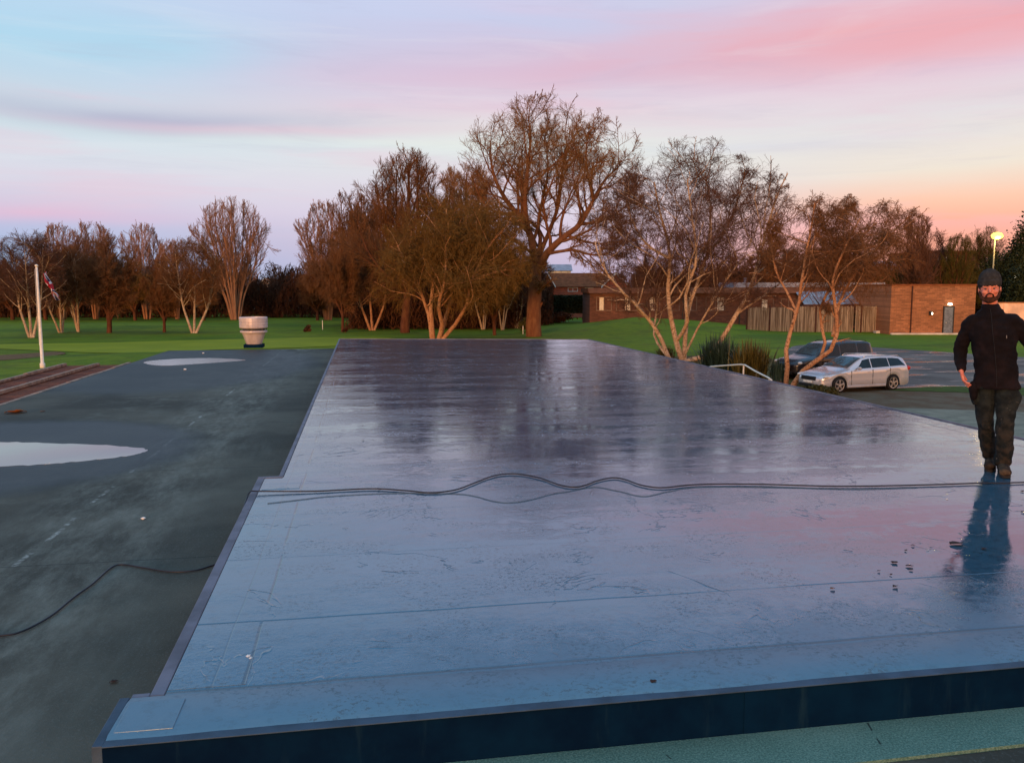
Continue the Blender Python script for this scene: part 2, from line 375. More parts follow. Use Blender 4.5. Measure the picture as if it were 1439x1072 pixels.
cc = t.mix(t.math('MULTIPLY', t.rng(t.noise(t.scale(p, (1,.5,1)), .8, 6, .75), .55, .72), .35), cc, (.085,.13,.15))
cc = t.mix(t.math('MULTIPLY', lines, .95), cc, (.006,.018,.028))
t.col(cc)
# wetness: standing film far out, drier and rougher near the front edge
yn = t.math('ADD', Y_, t.math('MULTIPLY', t.math('SUBTRACT', na, .5), 2.0))
yn = t.math('ADD', yn, t.math('MULTIPLY', t.math('SUBTRACT', nb, .5), 1.5))
yn = t.math('SUBTRACT', yn, t.math('MULTIPLY', t.math('SUBTRACT', X_, 2.0), .05))
dry = t.rng(yn, 3.6, 4.4, 1.0, 0.0)
kerb = t.math('LESS_THAN', Y_, 3.6)
mid = t.rng(t.math('ADD', t.math('MULTIPLY', t.math('SUBTRACT', nb, .5), .6), nd_), .44, .60)
rg = t.math('ADD', t.math('ADD', t.math('MULTIPLY', mid, .085), .028), t.rng(yn, 6.5, 13, 0, .012))
rg = t.math('MAXIMUM', rg, t.math('MULTIPLY', dry, .30)); rg = t.math('MAXIMUM', rg, t.math('MULTIPLY', kerb, .42))
rg = t.math('ADD', rg, t.math('MULTIPLY', t.math('MULTIPLY', speck, sparse), .2))
t.rough(rg); t.b.inputs['Specular Tint'].default_value = (.77, .92, 1.0, 1)
h1 = t.math('MULTIPLY', nc, t.math('ADD', .10, t.math('MULTIPLY', t.math('MAXIMUM', dry, t.math('MULTIPLY', mid, .5)), .9)))
h = t.math('ADD', h1, t.math('MULTIPLY', t.noise(t.scale(p, (.5,1.6,1)), 1.6, 3, .5), 1.6))
h = t.math('ADD', h, t.math('MULTIPLY', t.math('MULTIPLY', t.noise(t.scale(p, (.35,1.5,1)), 1.3, 5, .55), t.math('MULTIPLY', t.rng(yn, 6.8, 12), t.rng(t.noise(t.scale(p, (.5,1,1)), .55, 4, .6), .42, .58, .15, 1))), 2.6))
h = t.math('SUBTRACT', t.math('ADD', h, t.math('MULTIPLY', crease, .9)), t.math('MULTIPLY', lines, 1.2))
t.bump(h, .27, .006); M['deck'] = t.m
under(MB().prism(deck_pts, DECK-.02, DECK).build('upper_roof_deck', M['deck'], bld))
# raised front kerb, a low tapered upstand lapped in membrane
kp = []
for y, zz in ((3.212, DECK+.012), (3.24, DECK+.022), (3.50, DECK+.018), (3.565, DECK+.003)): kp.append((y, zz))
V = []; Fs = []
nx = 40
for i in range(nx+1):
    xx = -.970+(XR+.96)*i/nx
    for j, (y, zz) in enumerate(kp): V.append((xx, y+.004*math.sin(xx*3.1+j), zz+.0025*math.sin(xx*5.3+j*2)))
for i in range(nx):
    for j in range(3): Fs.append((i*4+j, (i+1)*4+j, (i+1)*4+j+1, i*4+j+1))
under(MB().add(V, Fs).build('front_kerb', M['deck'], bld, smooth=True))
t = Mt('navy', (.0004,.011,.034), .7, .05); p = t.pos(); n1 = t.noise(t.scale(p, (6,1,.8)), 1.5, 5, .7); n2 = t.noise(p, 2.2, 5, .65)
cc = t.mix(t.rng(n2, .35, .7), (.0004,.008,.026), (.0010,.016,.042)); cc = t.mix(t.math('MULTIPLY', t.rng(n1, .56, .74), .5), cc, (.010,.034,.055)); t.col(cc); t.bump(t.noise(p, 5, 4), .3, .01); M['navy'] = t.m
M['trim_b'] = simple('trim_blue', (.035,.065,.10), .6, .4, var=.3, sc_=5)
M['trim'] = simple('trim', (.13,.125,.155), .6, .4, var=.3, sc_=4)
# fascias hang below the deck edge
fz0, fz1 = LOW+.015, DECK+.008
under(MB().box(XL0-.005, XR+.03, 3.175, 3.208, fz0, fz1).build('front_fascia', M['navy'], bld, bevel=.004))
for jx in (1.55, 4.02, 6.50): under(MB().box(jx, jx+.09, 3.171, 3.1748, fz0, DECK+.006).build('fascia_joint', M['navy'], bld, bevel=.001))
under(MB().box(XL0-.003, XR+.03, 3.166, 3.222, fz1+.001, fz1+.006).build('front_edge_trim', M['trim_b'], bld, bevel=.002))
m1 = MB().prism([(-.900,3.575),(-.843,3.575),(-.883,7.69),(-.942,7.69)], LOW-.02, DECK+.005)
under(m1.build('side_upstand', M['trim'], bld, bevel=.004))
under(MB().box(-.765, -.725, 7.76, 28.6, LOW-.02, DECK+.005).build('side_upstand', M['trim'], bld, bevel=.004))
under(MB().box(-.942, -.727, 7.70, 7.752, LOW-.02, DECK+.006).build('step_trim', M['trim'], bld, bevel=.004))
under(MB().box(-1.012, -.972, 3.178, 3.56, LOW-.02, DECK+.012).build('corner_trim', M['trim_b'], bld, bevel=.004))
under(MB().box(-.9715, -.901, 3.5665, 3.60, LOW-.02, DECK+.006).build('step_trim', M['trim'], bld, bevel=.004))
under(MB().box(XR+.004, XR+.035, 3.225, 26.9, DECK-.22, DECK+.012).build('side_fascia', M['trim'], bld, bevel=.004))
bm_ = MB().prism([(XL2,28.604),(XR,26.904),(XR,26.934),(XL2,28.634)], DECK-.2, DECK+.011); under(bm_.build('rear_fascia', M['trim'], bld))
# lapped membrane corner patches
t2 = M['deck']
for (x0, x1, y0, y1, z_) in ((-.955,-.74,3.25,3.49,DECK+.0235), (-.84,-.52,3.62,3.90,DECK+.003), (-.86,-.55,7.25,7.62,DECK+.003)):
    under(MB().box(x0, x1, y0, y1, z_-.006, z_).build('membrane_patch', M['deck'], bld, bevel=.003))
# lower felt roof all round the left and the front
t = Mt('old_felt', (.05,.08,.08), .8, .4); p = t.pos(); x = t.xyz(p)
na = t.noise(p, .5, 5, .6); nb = t.noise(p, 3.2, 6, .68); nc = t.noise(p, 60, 4, .8); st = t.noise(t.scale(p, (3.2,.35,1)), 1.0, 5, .65)
cc = t.mix(t.rng(na, .35, .65), (.046,.046,.036), (.098,.094,.072))
cc = t.mix(t.math('MULTIPLY', t.rng(nb, .5, .72), .30), cc, (.060,.070,.058))
cc = t.mix(t.math('MULTIPLY', t.rng(st, .56, .80), .35), cc, (.15,.155,.13))
cc = t.mix(t.math('MULTIPLY', t.rng(nc, .54, .64), .40), cc, (.13,.14,.13))
# pale scuffed lap running down the roof
xl = t.math('ADD', x[0], t.math('MULTIPLY', t.math('SUBTRACT', t.noise(t.scale(p, (0,1,0)), .8, 3), .5), .12))
def lap(c0, w_):
    return t.rng(t.math('ABSOLUTE', t.math('SUBTRACT', xl, c0)), w_*.3, w_, 1, 0)
dash = t.rng(t.noise(t.scale(p, (.2,1,1)), 1.1, 4, .7), .50, .60)
dash2 = t.rng(t.noise(t.scale(p, (2.4,.8,1)), 1.8, 8, .8), .36, .74)
sc1 = t.math('MULTIPLY', lap(-2.40, .028), t.rng(t.noise(t.scale(p, (.2,1,1)), 1.1, 4, .7), .50, .56))
sc1 = t.math('MULTIPLY', sc1, t.rng(t.noise(p, 22, 4, .8), .40, .56))
sc2 = t.math('MULTIPLY', t.math('MULTIPLY', lap(-2.15, 1.0), dash2), .80)
sc3 = t.math('MULTIPLY', t.math('MULTIPLY', lap(-3.6, .9), t.rng(nb, .5, .62)), .25)
cc = t.mix(t.math('MAXIMUM', sc2, sc3), cc, (.20,.205,.17)); cc = t.mix(t.math('MULTIPLY', sc1, .85), cc, (.36,.37,.33))
# cross laps, fine dark lines
fy = t.math('FRACT', t.math('DIVIDE', t.math('ADD', x[1], t.math('MULTIPLY', nb, .05)), 3.1)); lap2 = t.rng(fy, 0, .008, 1, 0)
cc = t.mix(t.math('MULTIPLY', lap2, .7), cc, (.01,.014,.015))
# damp staining by the puddles
d1 = t.math('ADD', t.math('POWER', t.math('ABSOLUTE', t.math('DIVIDE', t.math('ADD', x[0], 4.6), 2.7)), 2.0), t.math('POWER', t.math('ABSOLUTE', t.math('DIVIDE', t.math('SUBTRACT', x[1], 10.6), 2.6)), 2.0))
damp = t.rng(t.math('ADD', d1, t.math('MULTIPLY', t.math('SUBTRACT', nb, .5), .5)), .7, 1.15, 1, 0)
d2 = t.math('ADD', t.math('POWER', t.math('ABSOLUTE', t.math('DIVIDE', t.math('ADD', x[0], 4.3), 3.2)), 2.0), t.math('POWER', t.math('ABSOLUTE', t.math('DIVIDE', t.math('SUBTRACT', x[1], 22), 6)), 2.0))
damp = t.math('MAXIMUM', damp, t.rng(t.math('ADD', d2, t.math('MULTIPLY', t.math('SUBTRACT', nb, .5), .5)), .7, 1.2, .8, 0))
cc = t.mix(t.math('MULTIPLY', damp, .75), cc, (.012,.020,.026))
t.col(cc); t.rough(t.math('SUBTRACT', .88, t.math('MULTIPLY', damp, .38))); t.bump(t.math('ADD', nc, t.math('MULTIPLY', nb, .6)), .45, .008); t.b.inputs['Specular IOR Level'].default_value = .25; M['felt'] = t.m
lowpts = [(-5.82,3.9),(-5.82,-3),(-.745,-3),(-.745,27.2),(-5.80,27.2)]
under(MB().prism([(-5.82,-3),(-1.0,-3),(-1.0,27.2),(-5.82,27.2)], LOW-.12, LOW).build('lower_roof', M['felt'], bld))
under(MB().prism([(-.9995,3.6),(-.70,3.6),(-.70,27.2),(-.9995,27.2)], LOW-.12, LOW).build('lower_roof_strip', M['felt'], bld))
t = Mt('green_felt', (.05,.12,.1), .85, .4); p = t.pos()
na = t.noise(p, 1.2, 5, .6); nb = t.noise(p, 9, 5, .7); nc = t.noise(p, 110, 3, .8)
cc = t.mix(t.rng(na, .35, .65), (.085,.185,.145), (.14,.26,.205)); cc = t.mix(t.math('MULTIPLY', t.rng(nc, .5, .62), .5), cc, (.22,.34,.28))
cc = t.mix(t.math('MULTIPLY', t.rng(nc, .5, .40), .45), cc, (.02,.055,.045))
crk = t.rng(t.vor(t.scale(p, (1,.8,1)), 1.1, 'DISTANCE_TO_EDGE'), 0, .007, 1, 0)
cc = t.mix(t.math('MULTIPLY', crk, t.rng(nb, .52, .58)), cc, (.008,.02,.02))
t.col(cc); t.bump(nc, .7, .006); M['green_felt'] = t.m
under(MB().prism([(-.9995,2.86),(XR+3,2.98),(XR+3,3.172),(-.9995,3.172)], LOW-.05, DECK-.178).build('front_felt_strip', M['green_felt'], bld))
under(MB().prism([(-.9995,-3),(XR+3,-3),(XR+3,2.976),(-.9995,2.856)], LOW-.16, DECK-.192).build('front_lower_roof', M['felt'], bld))
M['rwall'] = simple('brick_wall_near', (.20,.09,.05), .85)
under(MB().box(-5.6, XR-.2, -2.8, 26.6, -.2, LOW-.16).build('wall', M['rwall'], bld))
under(MB().prism([(XL2+.2,27.0),(XR-.2,26.65),(XR-.2,26.7),(XL2+.2,28.3)], -.2, DECK-.2).build('wall', M['rwall'], bld))
under(MB().box(XR-.199, XR-.02, 3.4, 26.5, -.2, DECK-.021).build('wall', M['rwall'], bld))
# adjoining lower brown pitched roof on the far left, with battens
br = empty('brown_lean_to', (-8, 18, 0), 0, 'low lean-to roof of dark red-brown sheets with pale battens left of the green roof', 'lean-to')
def ub(o): o.location = Vector((8, -18, 0)); return o
t = Mt('brown_sheet', (.1,.03,.015), .8, .3); p = t.pos()
n1 = t.noise(t.scale(p, (.4,2,1)), 1.5, 5, .65); n2 = t.noise(p, 14, 4, .7)
cc = t.mix(t.rng(n1, .35, .65), (.12,.024,.007), (.25,.058,.018)); t.col(t.mix(t.math('MULTIPLY', t.rng(n2, .5, .65), .5), cc, (.026,.010,.008)))
t.bump(t.math('ADD', n2, n1), .7, .03); M['brown_sheet'] = t.m
x0, x1, ya, yb = -5.90, -7.62, 5.0, 23.3
zt = lambda xx: LOW-.05-(x0-xx)*.0
mm = MB()
for i in range(60):           # lapped courses across the slope
    a_, b_ = ya+(yb-ya)*i/60, ya+(yb-ya)*(i+1)/60
    mm.add([(x0,a_,zt(x0)-.06),(x1,a_,zt(x1)-.06),(x1,b_+.02,zt(x1)-.03),(x0,b_+.02,zt(x0)-.03)], [(0,1,2,3)])
ub(mm.build('roof_sheet', M['brown_sheet'], br, fix=False))
M['batten'] = simple('batten', (.30,.18,.12), .8, .4, var=.4)
M['batten_d'] = simple('dark_gap', (.015,.012,.012), .9)
R = random.Random(5)
for xx in (x0-.05, (x0+x1)/2+.05, x1+.12):
    mm = MB(); y = ya
    while y < yb:
        l_ = R.uniform(1.3, 2.3); e = min(y+l_, yb)
        dz = R.uniform(-.004,.012); mm.box(xx-.045, xx+.045, y, e-.03, zt(xx)-.025, zt(xx)+.03+dz); y = e
    ub(mm.build('batten', M['batten'], br, bevel=.006))
mm = MB().box(x1+.05, x0-.02, ya, yb-.02, zt(0)-.16, zt(0)-.09); ub(mm.build('frame', M['batten_d'], br))
for px in (x0-.1, x1+.1):
    for py in (ya+.2, (ya+yb)/2, yb-.3): ub(MB().box(px-.06, px+.06, py-.06, py+.06, -.1, zt(0)-.16).build('post', M['batten_d'], br))
# puddles on the lower roof
def puddle(outline, z, label, seed):
    P = []
    R = random.Random(seed)
    base = [at(u, v, z) for u, v in outline]; m = len(base)
    for i in range(m):
        p0, p1, p2, p3 = base[i-1], base[i], base[(i+1)%m], base[(i+2)%m]
        for j in range(10):
            s = j/10; q = .5*((2*p1)+(p2-p0)*s+(2*p0-5*p1+4*p2-p3)*s*s+(3*p1-p0-3*p2+p3)*s**3)
            P.append((q.x+R.uniform(-.012,.012), q.y+R.uniform(-.03,.03)))
    mp = MB().prism(P, z-.004, z-.0025)
    o = mp.build('puddle', M['water'] if seed == 4 else M['water2']); tag(o, label, None, None, 'structure'); return o
t = Mt('standing_water', (.06,.06,.07), .02, 1.0, ior=3.0); t.bump(t.noise(t.pos(), 3, 2), .02, .01); M['water'] = t.m
t = Mt('rippled_water', (.10,.10,.11), .20, 1.0, ior=3.6); t.bump(t.noise(t.pos(), 5, 2), .25, .01); M['water2'] = t.m
puddle([(-160,622),(-40,620),(60,622),(150,625),(205,631),(190,638),(150,644),(60,652),(-40,657),(-160,662)], LOW+.004, 'long pale puddle on the lower roof at the left', 4)
puddle([(202,509),(232,505),(290,503),(344,505.5),(322,508),(280,511),(228,513.5)], LOW+.004, 'small bright puddle near the far corner of the lower roof', 7)
# ------------------------------------------------------------------ buildings in the distance
def brick(name, c, sc_=3.0, var=.3, mort=(.25,.2,.16)):
    t = Mt(name, c, .85, .3); p = t.obj()
    n = t.noise(p, .5, 5, .6); n2 = t.noise(p, 9, 4, .7)
    b = t.N.new('ShaderNodeTexBrick'); mp = t.N.new('ShaderNodeMapping'); mp.inputs['Rotation'].default_value = (PI/2, 0, 0)
    t.L.new(p, mp.inputs[0]); t.L.new(mp.outputs[0], b.inputs['Vector']); b.inputs['Scale'].default_value = 1
    b.inputs['Brick Width'].default_value = .45; b.inputs['Row Height'].default_value = .15; b.inputs['Mortar Size'].default_value = .012
    b.inputs['Color1'].default_value = (*[x*(1-var) for x in c], 1); b.inputs['Color2'].default_value = (*[min(1,x*(1+var)) for x in c], 1)
    b.inputs['Mortar'].default_value = (*mort, 1)
    cc = t.mix(t.math('MULTIPLY', t.rng(n, .35, .7), .5), b.outputs['Color'], tuple(x*.55 for x in c))
    t.col(t.mix(t.math('MULTIPLY', t.rng(n2, .5, .7), .3), cc, tuple(min(1,x*1.5) for x in c))); t.bump(n2, .3, .02); return t.m
M['brick_dark'] = brick('brick_dark', (.13,.052,.032), mort=(.10,.06,.045))
M['brick_orange'] = brick('brick_orange', (.33,.135,.062), mort=(.18,.095,.055))
M['brick_red'] = brick('brick_red', (.46,.10,.045))
M['render_pale'] = simple('render_pale', (.80,.50,.34), .85, .3, sc_=.7)
M['white'] = simple('white_paint', (.72,.68,.62), .6, .4, var=.12)
M['cream'] = simple('cream', (.55,.50,.44), .8, .3, var=.2, sc_=1)
M['roof_brown'] = simple('roof_tile_brown', (.21,.072,.032), .95, .04, sc_=2, bump=.6, bd=.05)
M['roof_grey'] = simple('roof_grey', (.26,.28,.33), .5, .5, sc_=1)
M['glass_dark'] = simple('glass_dark', (.012,.014,.018), .08, .8, var=.3, bump=0)
M['glass_blue'] = simple('roof_glazing', (.20,.22,.25), .25, .6, var=.3, sc_=.8)
M['curtain'] = simple('curtain', (.72,.62,.48), .9, .2, var=.2)
M['fascia_br'] = simple('brown_board', (.060,.022,.014), .7, .3)
M['grey_door'] = simple('grey_door', (.14,.16,.19), .5, .4)
M['lit'] = emit('lit_lamp', (1.0,.86,.6), 6)
M['lamp_hot'] = emit('street_lamp_glow', (1.0,.60,.07), 3.6)
M['steel'] = simple('galvanised_steel', (.42,.42,.43), .45, .5, metal=.6, var=.2, sc_=12)
M['pole_paint'] = simple('pole_paint', (.78,.70,.58), .5, .5, var=.1)
M['post_paint'] = simple('lamp_post_paint', (.12,.10,.07), .6)
M['dk'] = simple('dark_metal', (.02,.02,.022), .5, .5)
class Face:
    """local frame on a facade parallel to the picture: x along the view's right, y away, z up"""
    def __init__(s, name, u0, D, label, cat, group=None, rz=0, zb=0):
        s.D = D; c = pv(u0, HOR, D); s.l0 = (u0-CX)/F_PX*D
        s.e = empty(name, (c.x, c.y, zb), -YAW+rz, label, cat, group); s.zb = zb
        s.sp = math.cos(PITCH)          # px per metre scale is f/D along lateral at the horizon row
    def x(s, u): return (u-CX)/F_PX*s.D*s.k()-s.l0*s.k()
    def k(s): # at horizon row lateral = (u-CX)/F * D / cos(pitch)... exact
        return 1.0/( math.cos(PITCH)+math.sin(PITCH)*math.tan(0) ) if False else (math.cos(PITCH)+ (CY-HOR)/F_PX*math.sin(PITCH))**-1
    def z(s, v): return pv(CX, v, s.D).z-s.zb
def window(f, parent, u0, u1, v0, v1, blind=None, mat_frame=None, y=-.04, glass=None):
    x0, x1, z1, z0 = f.x(u0), f.x(u1), f.z(v0), f.z(v1)
    mf = mat_frame or M['white']
    m = MB(); t_ = min(.08, (x1-x0)*.09)
    m.box(x0, x0+t_, y, y+.12, z0, z1).box(x1-t_, x1, y, y+.12, z0, z1).box(x0+t_, x1-t_, y, y+.12, z0, z0+t_).box(x0+t_, x1-t_, y, y+.12, z1-t_, z1)
    xm = (x0+x1)/2
    if x1-x0 > 1.2: m.box(xm-t_/2, xm+t_/2, y+.004, y+.11, z0+t_, z1-t_)
    w_ = m.build('window', mf, parent)
    MB().box(x0+t_, x1-t_, y+.05, y+.09, z0+t_, z1-t_).build('pane', glass or M['glass_dark'], w_)
    if blind:
        a, b = blind
        MB().box(x0+t_+(x1-x0-2*t_)*a, x0+t_+(x1-x0-2*t_)*b, y+.03, y+.049, z0+t_, z1-t_).build('blind', M['curtain'], w_)
    return w_
# long brown brick building
f = Face('brick_building', 1040, 88, 'long low dark brick building with white-framed windows behind the lawn mound and fence', 'building')
e = f.e; X = f.x; Z = f.z; M['frame_br'] = simple('frame_brown', (.16,.10,.07), .6)
MB().box(X(829), X(1250), 0, 9, -.3, Z(411)).build('wall', M['brick_dark'], e)
mm = MB(); mm.add([(X(827),-.5,Z(412)),(X(1252),-.5,Z(412)),(X(1252),.9,Z(403)),(X(827),.9,Z(405)),(X(827),9.3,Z(405)),(X(1252),9.3,Z(403)),(X(827),9.3,Z(412)),(X(1252),9.3,Z(412))],
       [(0,1,2,3),(3,2,5,4),(4,5,7,6),(0,3,4,6),(1,7,5,2),(0,6,7,1)])
mm.build('roof', M['roof_brown'], e)
MB().box(X(1036), X(1252), 1.4, 8, Z(404), Z(397)).build('roof_edge', M['roof_grey'], e)
for u0, u1, b in ((838,860,(.18,.52)),(866,896,(.42,.68)),(909,928,(.2,.6)),(992,1020,(.6,.96)),(1054,1088,(.5,.75)),(1098,1120,None),(944,956,None),(966,980,(.1,.4))):
    window(f, e, u0, u1, 417 if u0 < 1050 else 420, 437, b, M['frame_br'])
for u, v, hgt in ((1074,385,1),(1058,390,.7),(1196,392,.6)):
    MB().lathe([(.13,0),(.13,Z(v)-Z(398)-.1),(.2,Z(v)-Z(398)-.1),(.2,Z(v)-Z(398))], 12, 'z', (X(u), 3.0, Z(398))).build('roof_vent', M['trim'] if u != 1074 else M['brick_orange'], e)
for q_ in (960, 1040): MB().box(X(q_)-.06, X(q_)+.06, -.14, -.02, 0, Z(412)).build('downpipe', M['dk'], e)
# glazed covered way between the brick blocks
f = Face('covered_way', 1190, 84, 'covered way with pale roof glazing and dark red-brown board above the timber fence', 'canopy')
e = f.e; X = f.x; Z = f.z
MB().box(X(1128), X(1250), -.2, .1, Z(434), Z(428)).build('fascia_board', M['fascia_br'], e)
MB().box(X(1186), X(1251), -.26, -.202, Z(435), Z(427)).build('fascia_board', M['fascia_br'], e)
us = [1130,1152,1176,1200,1222,1246]
for a, b in zip(us[:-1], us[1:]):
    MB().add([(X(a)+.08,0,Z(427.6)),(X(b)-.08,0,Z(427.6)),(X(b)-.08,2.6,Z(409)),(X(a)+.08,2.6,Z(411)),(X(a)+.08,0,Z(427.6)-.05),(X(b)-.08,0,Z(427.6)-.05),(X(b)-.08,2.6,Z(409)-.05),(X(a)+.08,2.6,Z(411)-.05)],
       [(0,1,2,3),(7,6,5,4),(0,4,5,1),(1,5,6,2),(2,6,7,3),(3,7,4,0)]).build('roof_panel', M['glass_blue'] if a not in (1222,) else M['render_pale'], e)
for u in (1132,1190,1247): MB().box(X(u)-.1, X(u)+.1, -.1, .1, 0, Z(434)).build('post', M['fascia_br'], e)
# orange brick block with grey door
f = Face('brick_block', 1300, 77, 'flat-topped orange brick block with a grey door behind the man', 'building')
e = f.e; X = f.x; Z = f.z
MB().box(X(1253), X(1372), 0, 9, -.2, Z(401.5)).build('wall', M['brick_orange'], e)
MB().box(X(1249), X(1285), .12, 9, -.2, Z(402)).build('pier', M['brick_dark'], e) if False else None
MB().box(X(1252), X(1373), -.08, 9.1, Z(401.4), Z(399.4)).build('coping', M['roof_brown'], e)
MB().box(X(1254), X(1372), -.28, -.02, -.2, .14).build('plinth', M['cream'], e)
d = MB().box(X(1328.5), X(1341), -.07, -.01, .16, Z(431.5)); 
dd = d.build('door', M['grey_door'], e)
MB().box(X(1327), X(1328.5)-.004, -.1, -.008, .16, Z(430)).box(X(1341)+.004, X(1342.5), -.1, -.008, .16, Z(430)).box(X(1328.5), X(1341), -.1, -.008, Z(431.5)+.004, Z(430)).build('door_frame', M['dk'], e)
MB().box(X(1331), X(1332), -.12, -.072, 1.0, 1.14).build('handle', M['steel'], dd)
o = MB().lathe([(.05,-.1),(.17,-.06),(.20,.02),(.12,.10)], 14, 'z', (X(1335.3), -.16, Z(427.5))).build('lamp', M['lit'], e)
o = MB().box(X(1307), X(1311.5), -.22, -.01, Z(443), Z(437)).build('wall_box', M['dk'], e, bevel=.03)
o = MB().box(X(1309.6), X(1311), -.26, -.222, Z(442), Z(439)).build('bulb', M['lit'], e)
MB().box(X(1282)-.05, X(1282)+.05, -.12, -.01, .15, Z(402)).build('downpipe', M['fascia_br'], e)
# pale rendered wall at the far right
f = Face('rendered_wall', 1430, 80, 'low peach-coloured rendered wall at the right edge under dark shrubs', 'wall')
e = f.e; X = f.x; Z = f.z
MB().box(X(1385), X(1500), 0, .3, -.2, Z(426)).build('wall_panel', M['render_pale'], e)
MB().box(X(1384), X(1501), -.05, .35, Z(426)+.002, Z(424.6)).build('coping', M['brick_orange'], e)
for u in (1415, 1460): MB().box(X(u)-.2, X(u)+.2, -.09, -.004, -.2, Z(427)).build('pier', M['render_pale'], e)
# timber fence
f = Face('timber_fence', 1150, 80, 'tall weathered board fence in front of the dark brick building', 'fence')
e = f.e; X = f.x; Z = f.z
t = Mt('fence_board', (.2,.15,.1), .85, .3); p = t.obj(); n1 = t.noise(t.scale(p, (6.5,1,.25)), 1.0, 3, .6); n2 = t.noise(t.scale(p, (20,1,1)), 1.5, 4, .7)
cc = t.mix(t.rng(n1, .35, .65), (.13,.085,.050), (.38,.29,.20)); t.col(t.mix(t.math('MULTIPLY', t.rng(n2, .5, .7), .6), cc, (.075,.045,.028))); t.bump(n2, .4, .02); M['fence'] = t.m
R = random.Random(11)
posts = [1051,1083,1116,1148,1180,1212,1247]
for a, b in zip(posts[:-1], posts[1:]):
    mm = MB(); xa, xb = X(a)+.07, X(b)-.07; n = max(6, int((xb-xa)/.165)); top = Z(432) if a < 1110 else Z(430.5)
    for i in range(n):
        q0 = xa+(xb-xa)*i/n; q1 = xa+(xb-xa)*(i+1)/n
        if 1200 < a+(b-a)*i/n < 1203: continue
        dy = R.uniform(-.012,.012); mm.box(q0+.012, q1-.012, -.05+dy, -.02+dy, .08, top+R.uniform(-.05,.04))
    pn = mm.build('board_panel', M['fence'], e)
    for zr_ in (.5, top-.5): MB().box(xa, xb, -.005, .05, zr_, zr_+.12).build('rail', M['fascia_br'], pn)
for u in posts: MB().box(X(u)-.065, X(u)+.065, -.06, .07, -.2, Z(429.5)).build('post', M['fascia_br'], e)
MB().box(X(1228), X(1249), -1.0, -.3, -.1, .22).build('plinth_slab', M['cream'], e)
# gabled houses
def gable_house(name, u0, u1, vb, veave, vridge, D, label, wall, roof, wings=(), zb=0, wins=(), depth=7, chim=None, group=None):
    f = Face(name, (u0+u1)/2, D, label, 'house', group, zb=0)
    e = f.e; X = f.x; Z = f.z
    a, b, ze, zr = X(u0), X(u1), Z(veave), Z(vridge)
    MB().box(a, b, 0, depth, -.3, ze).build('wall', wall, e)
    hw = depth/2
    m = MB(); o_ = .35
    m.add([(a-o_,-o_,ze-.1),(b+o_,-o_,ze-.1),(b+o_,hw,zr),(a-o_,hw,zr),(b+o_,depth+o_,ze-.1),(a-o_,depth+o_,ze-.1)], [(0,1,2,3),(3,2,4,5),(0,3,5),(1,4,2),(0,5,4,1)])
    rf = m.build('roof', roof, e)
    if chim:
        MB().box(X(chim)-.4, X(chim)+.4, hw-.4, hw+.4, zr-.6, zr+1.1).build('chimney', wall, rf)
    for (w0, w1, vr) in wings:
        p, q, zt_ = X(w0), X(w1), Z(vr); c = (p+q)/2
        MB().add([(p,-1.6,-.3),(q,-1.6,-.3),(q,-1.6,ze),(c,-1.6,zt_),(p,-1.6,ze),(p,-.02,-.3),(q,-.02,-.3),(q,-.02,ze),(c,-.02,zt_),(p,-.02,ze)],
            [(0,1,2,3,4),(9,8,7,6,5),(0,5,6,1),(1,6,7,2),(0,4,9,5)]).build('gable_wing', wall, e)
        MB().add([(p-.3,-1.9,ze-.25),(c,-1.9,zt_+.08),(c,hw,zt_+.08),(p-.3,hw,ze-.25),(q+.3,-1.9,ze-.25),(q+.3,hw,ze-.25),
                  (p-.3,-1.9,ze-.1),(c,-1.9,zt_+.25),(c,hw,zt_+.25),(p-.3,hw,ze-.1),(q+.3,-1.9,ze-.1),(q+.3,hw,ze-.1)],
            [(0,1,2,3),(1,4,5,2),(6,9,8,7),(7,8,11,10),(0,6,7,1),(1,7,10,4)]).build('gable_roof', roof, e)
        mb_ = MB()
        for s0, s1 in (((p-.3,ze-.25),(c,zt_+.08)),((c,zt_+.08),(q+.3,ze-.25))):
            (xa,za),(xb,zb_) = s0, s1
            mb_.add([(xa,-1.98,za-.05),(xb,-1.98,zb_-.05),(xb,-1.98,zb_+.22),(xa,-1.98,za+.22),(xa,-1.91,za-.05),(xb,-1.91,zb_-.05),(xb,-1.91,zb_+.22),(xa,-1.91,za+.22)],
                    [(0,1,2,3),(7,6,5,4),(0,4,5,1),(3,2,6,7),(0,3,7,4),(1,5,6,2)])
        mb_.build('barge_board', M['white'], e)
    for (a_, b_, c_, d_) in wins: window(f, e, a_, b_, c_, d_)
    return f
gable_house('brick_house', 758, 872, 425, 402, 383, 120, 'red brick house with brown roof and two white-edged gables behind the big tree', M['brick_red'], M['roof_brown'],
            wings=((760,777,386),(846,880,386)), wins=((798,812,404,410),(822,834,404,410)), depth=9)
gable_house('white_house', 772, 802, 402, 380, 371, 175, 'pale house with light roof showing above the red brick house', M['cream'], M['roof_grey'], wins=((776,781,382,386),(790,796,382,386)))
gable_house('orange_house', 366, 398, 440, 402, 393, 185, 'small distant house with orange gable beside the fan-shaped poplar', M['render_pale'], M['roof_brown'], wings=((367,385,392),), wins=((373,376,396,399),), depth=10)
gable_house('white_house', 376, 412, 440, 408, 401, 172, 'distant white house with dark windows below the orange gable', M['cream'], M['roof_brown'], wings=((388,399,406),), wins=((380,385,410,414),(392,396,411,415),(401,406,409,413)))
gable_house('white_house', 340, 372, 440, 414, 407, 165, 'distant white house half hidden behind the fan-shaped poplar', M['cream'], M['roof_brown'], wins=((346,351,416,420),(358,363,416,420)))
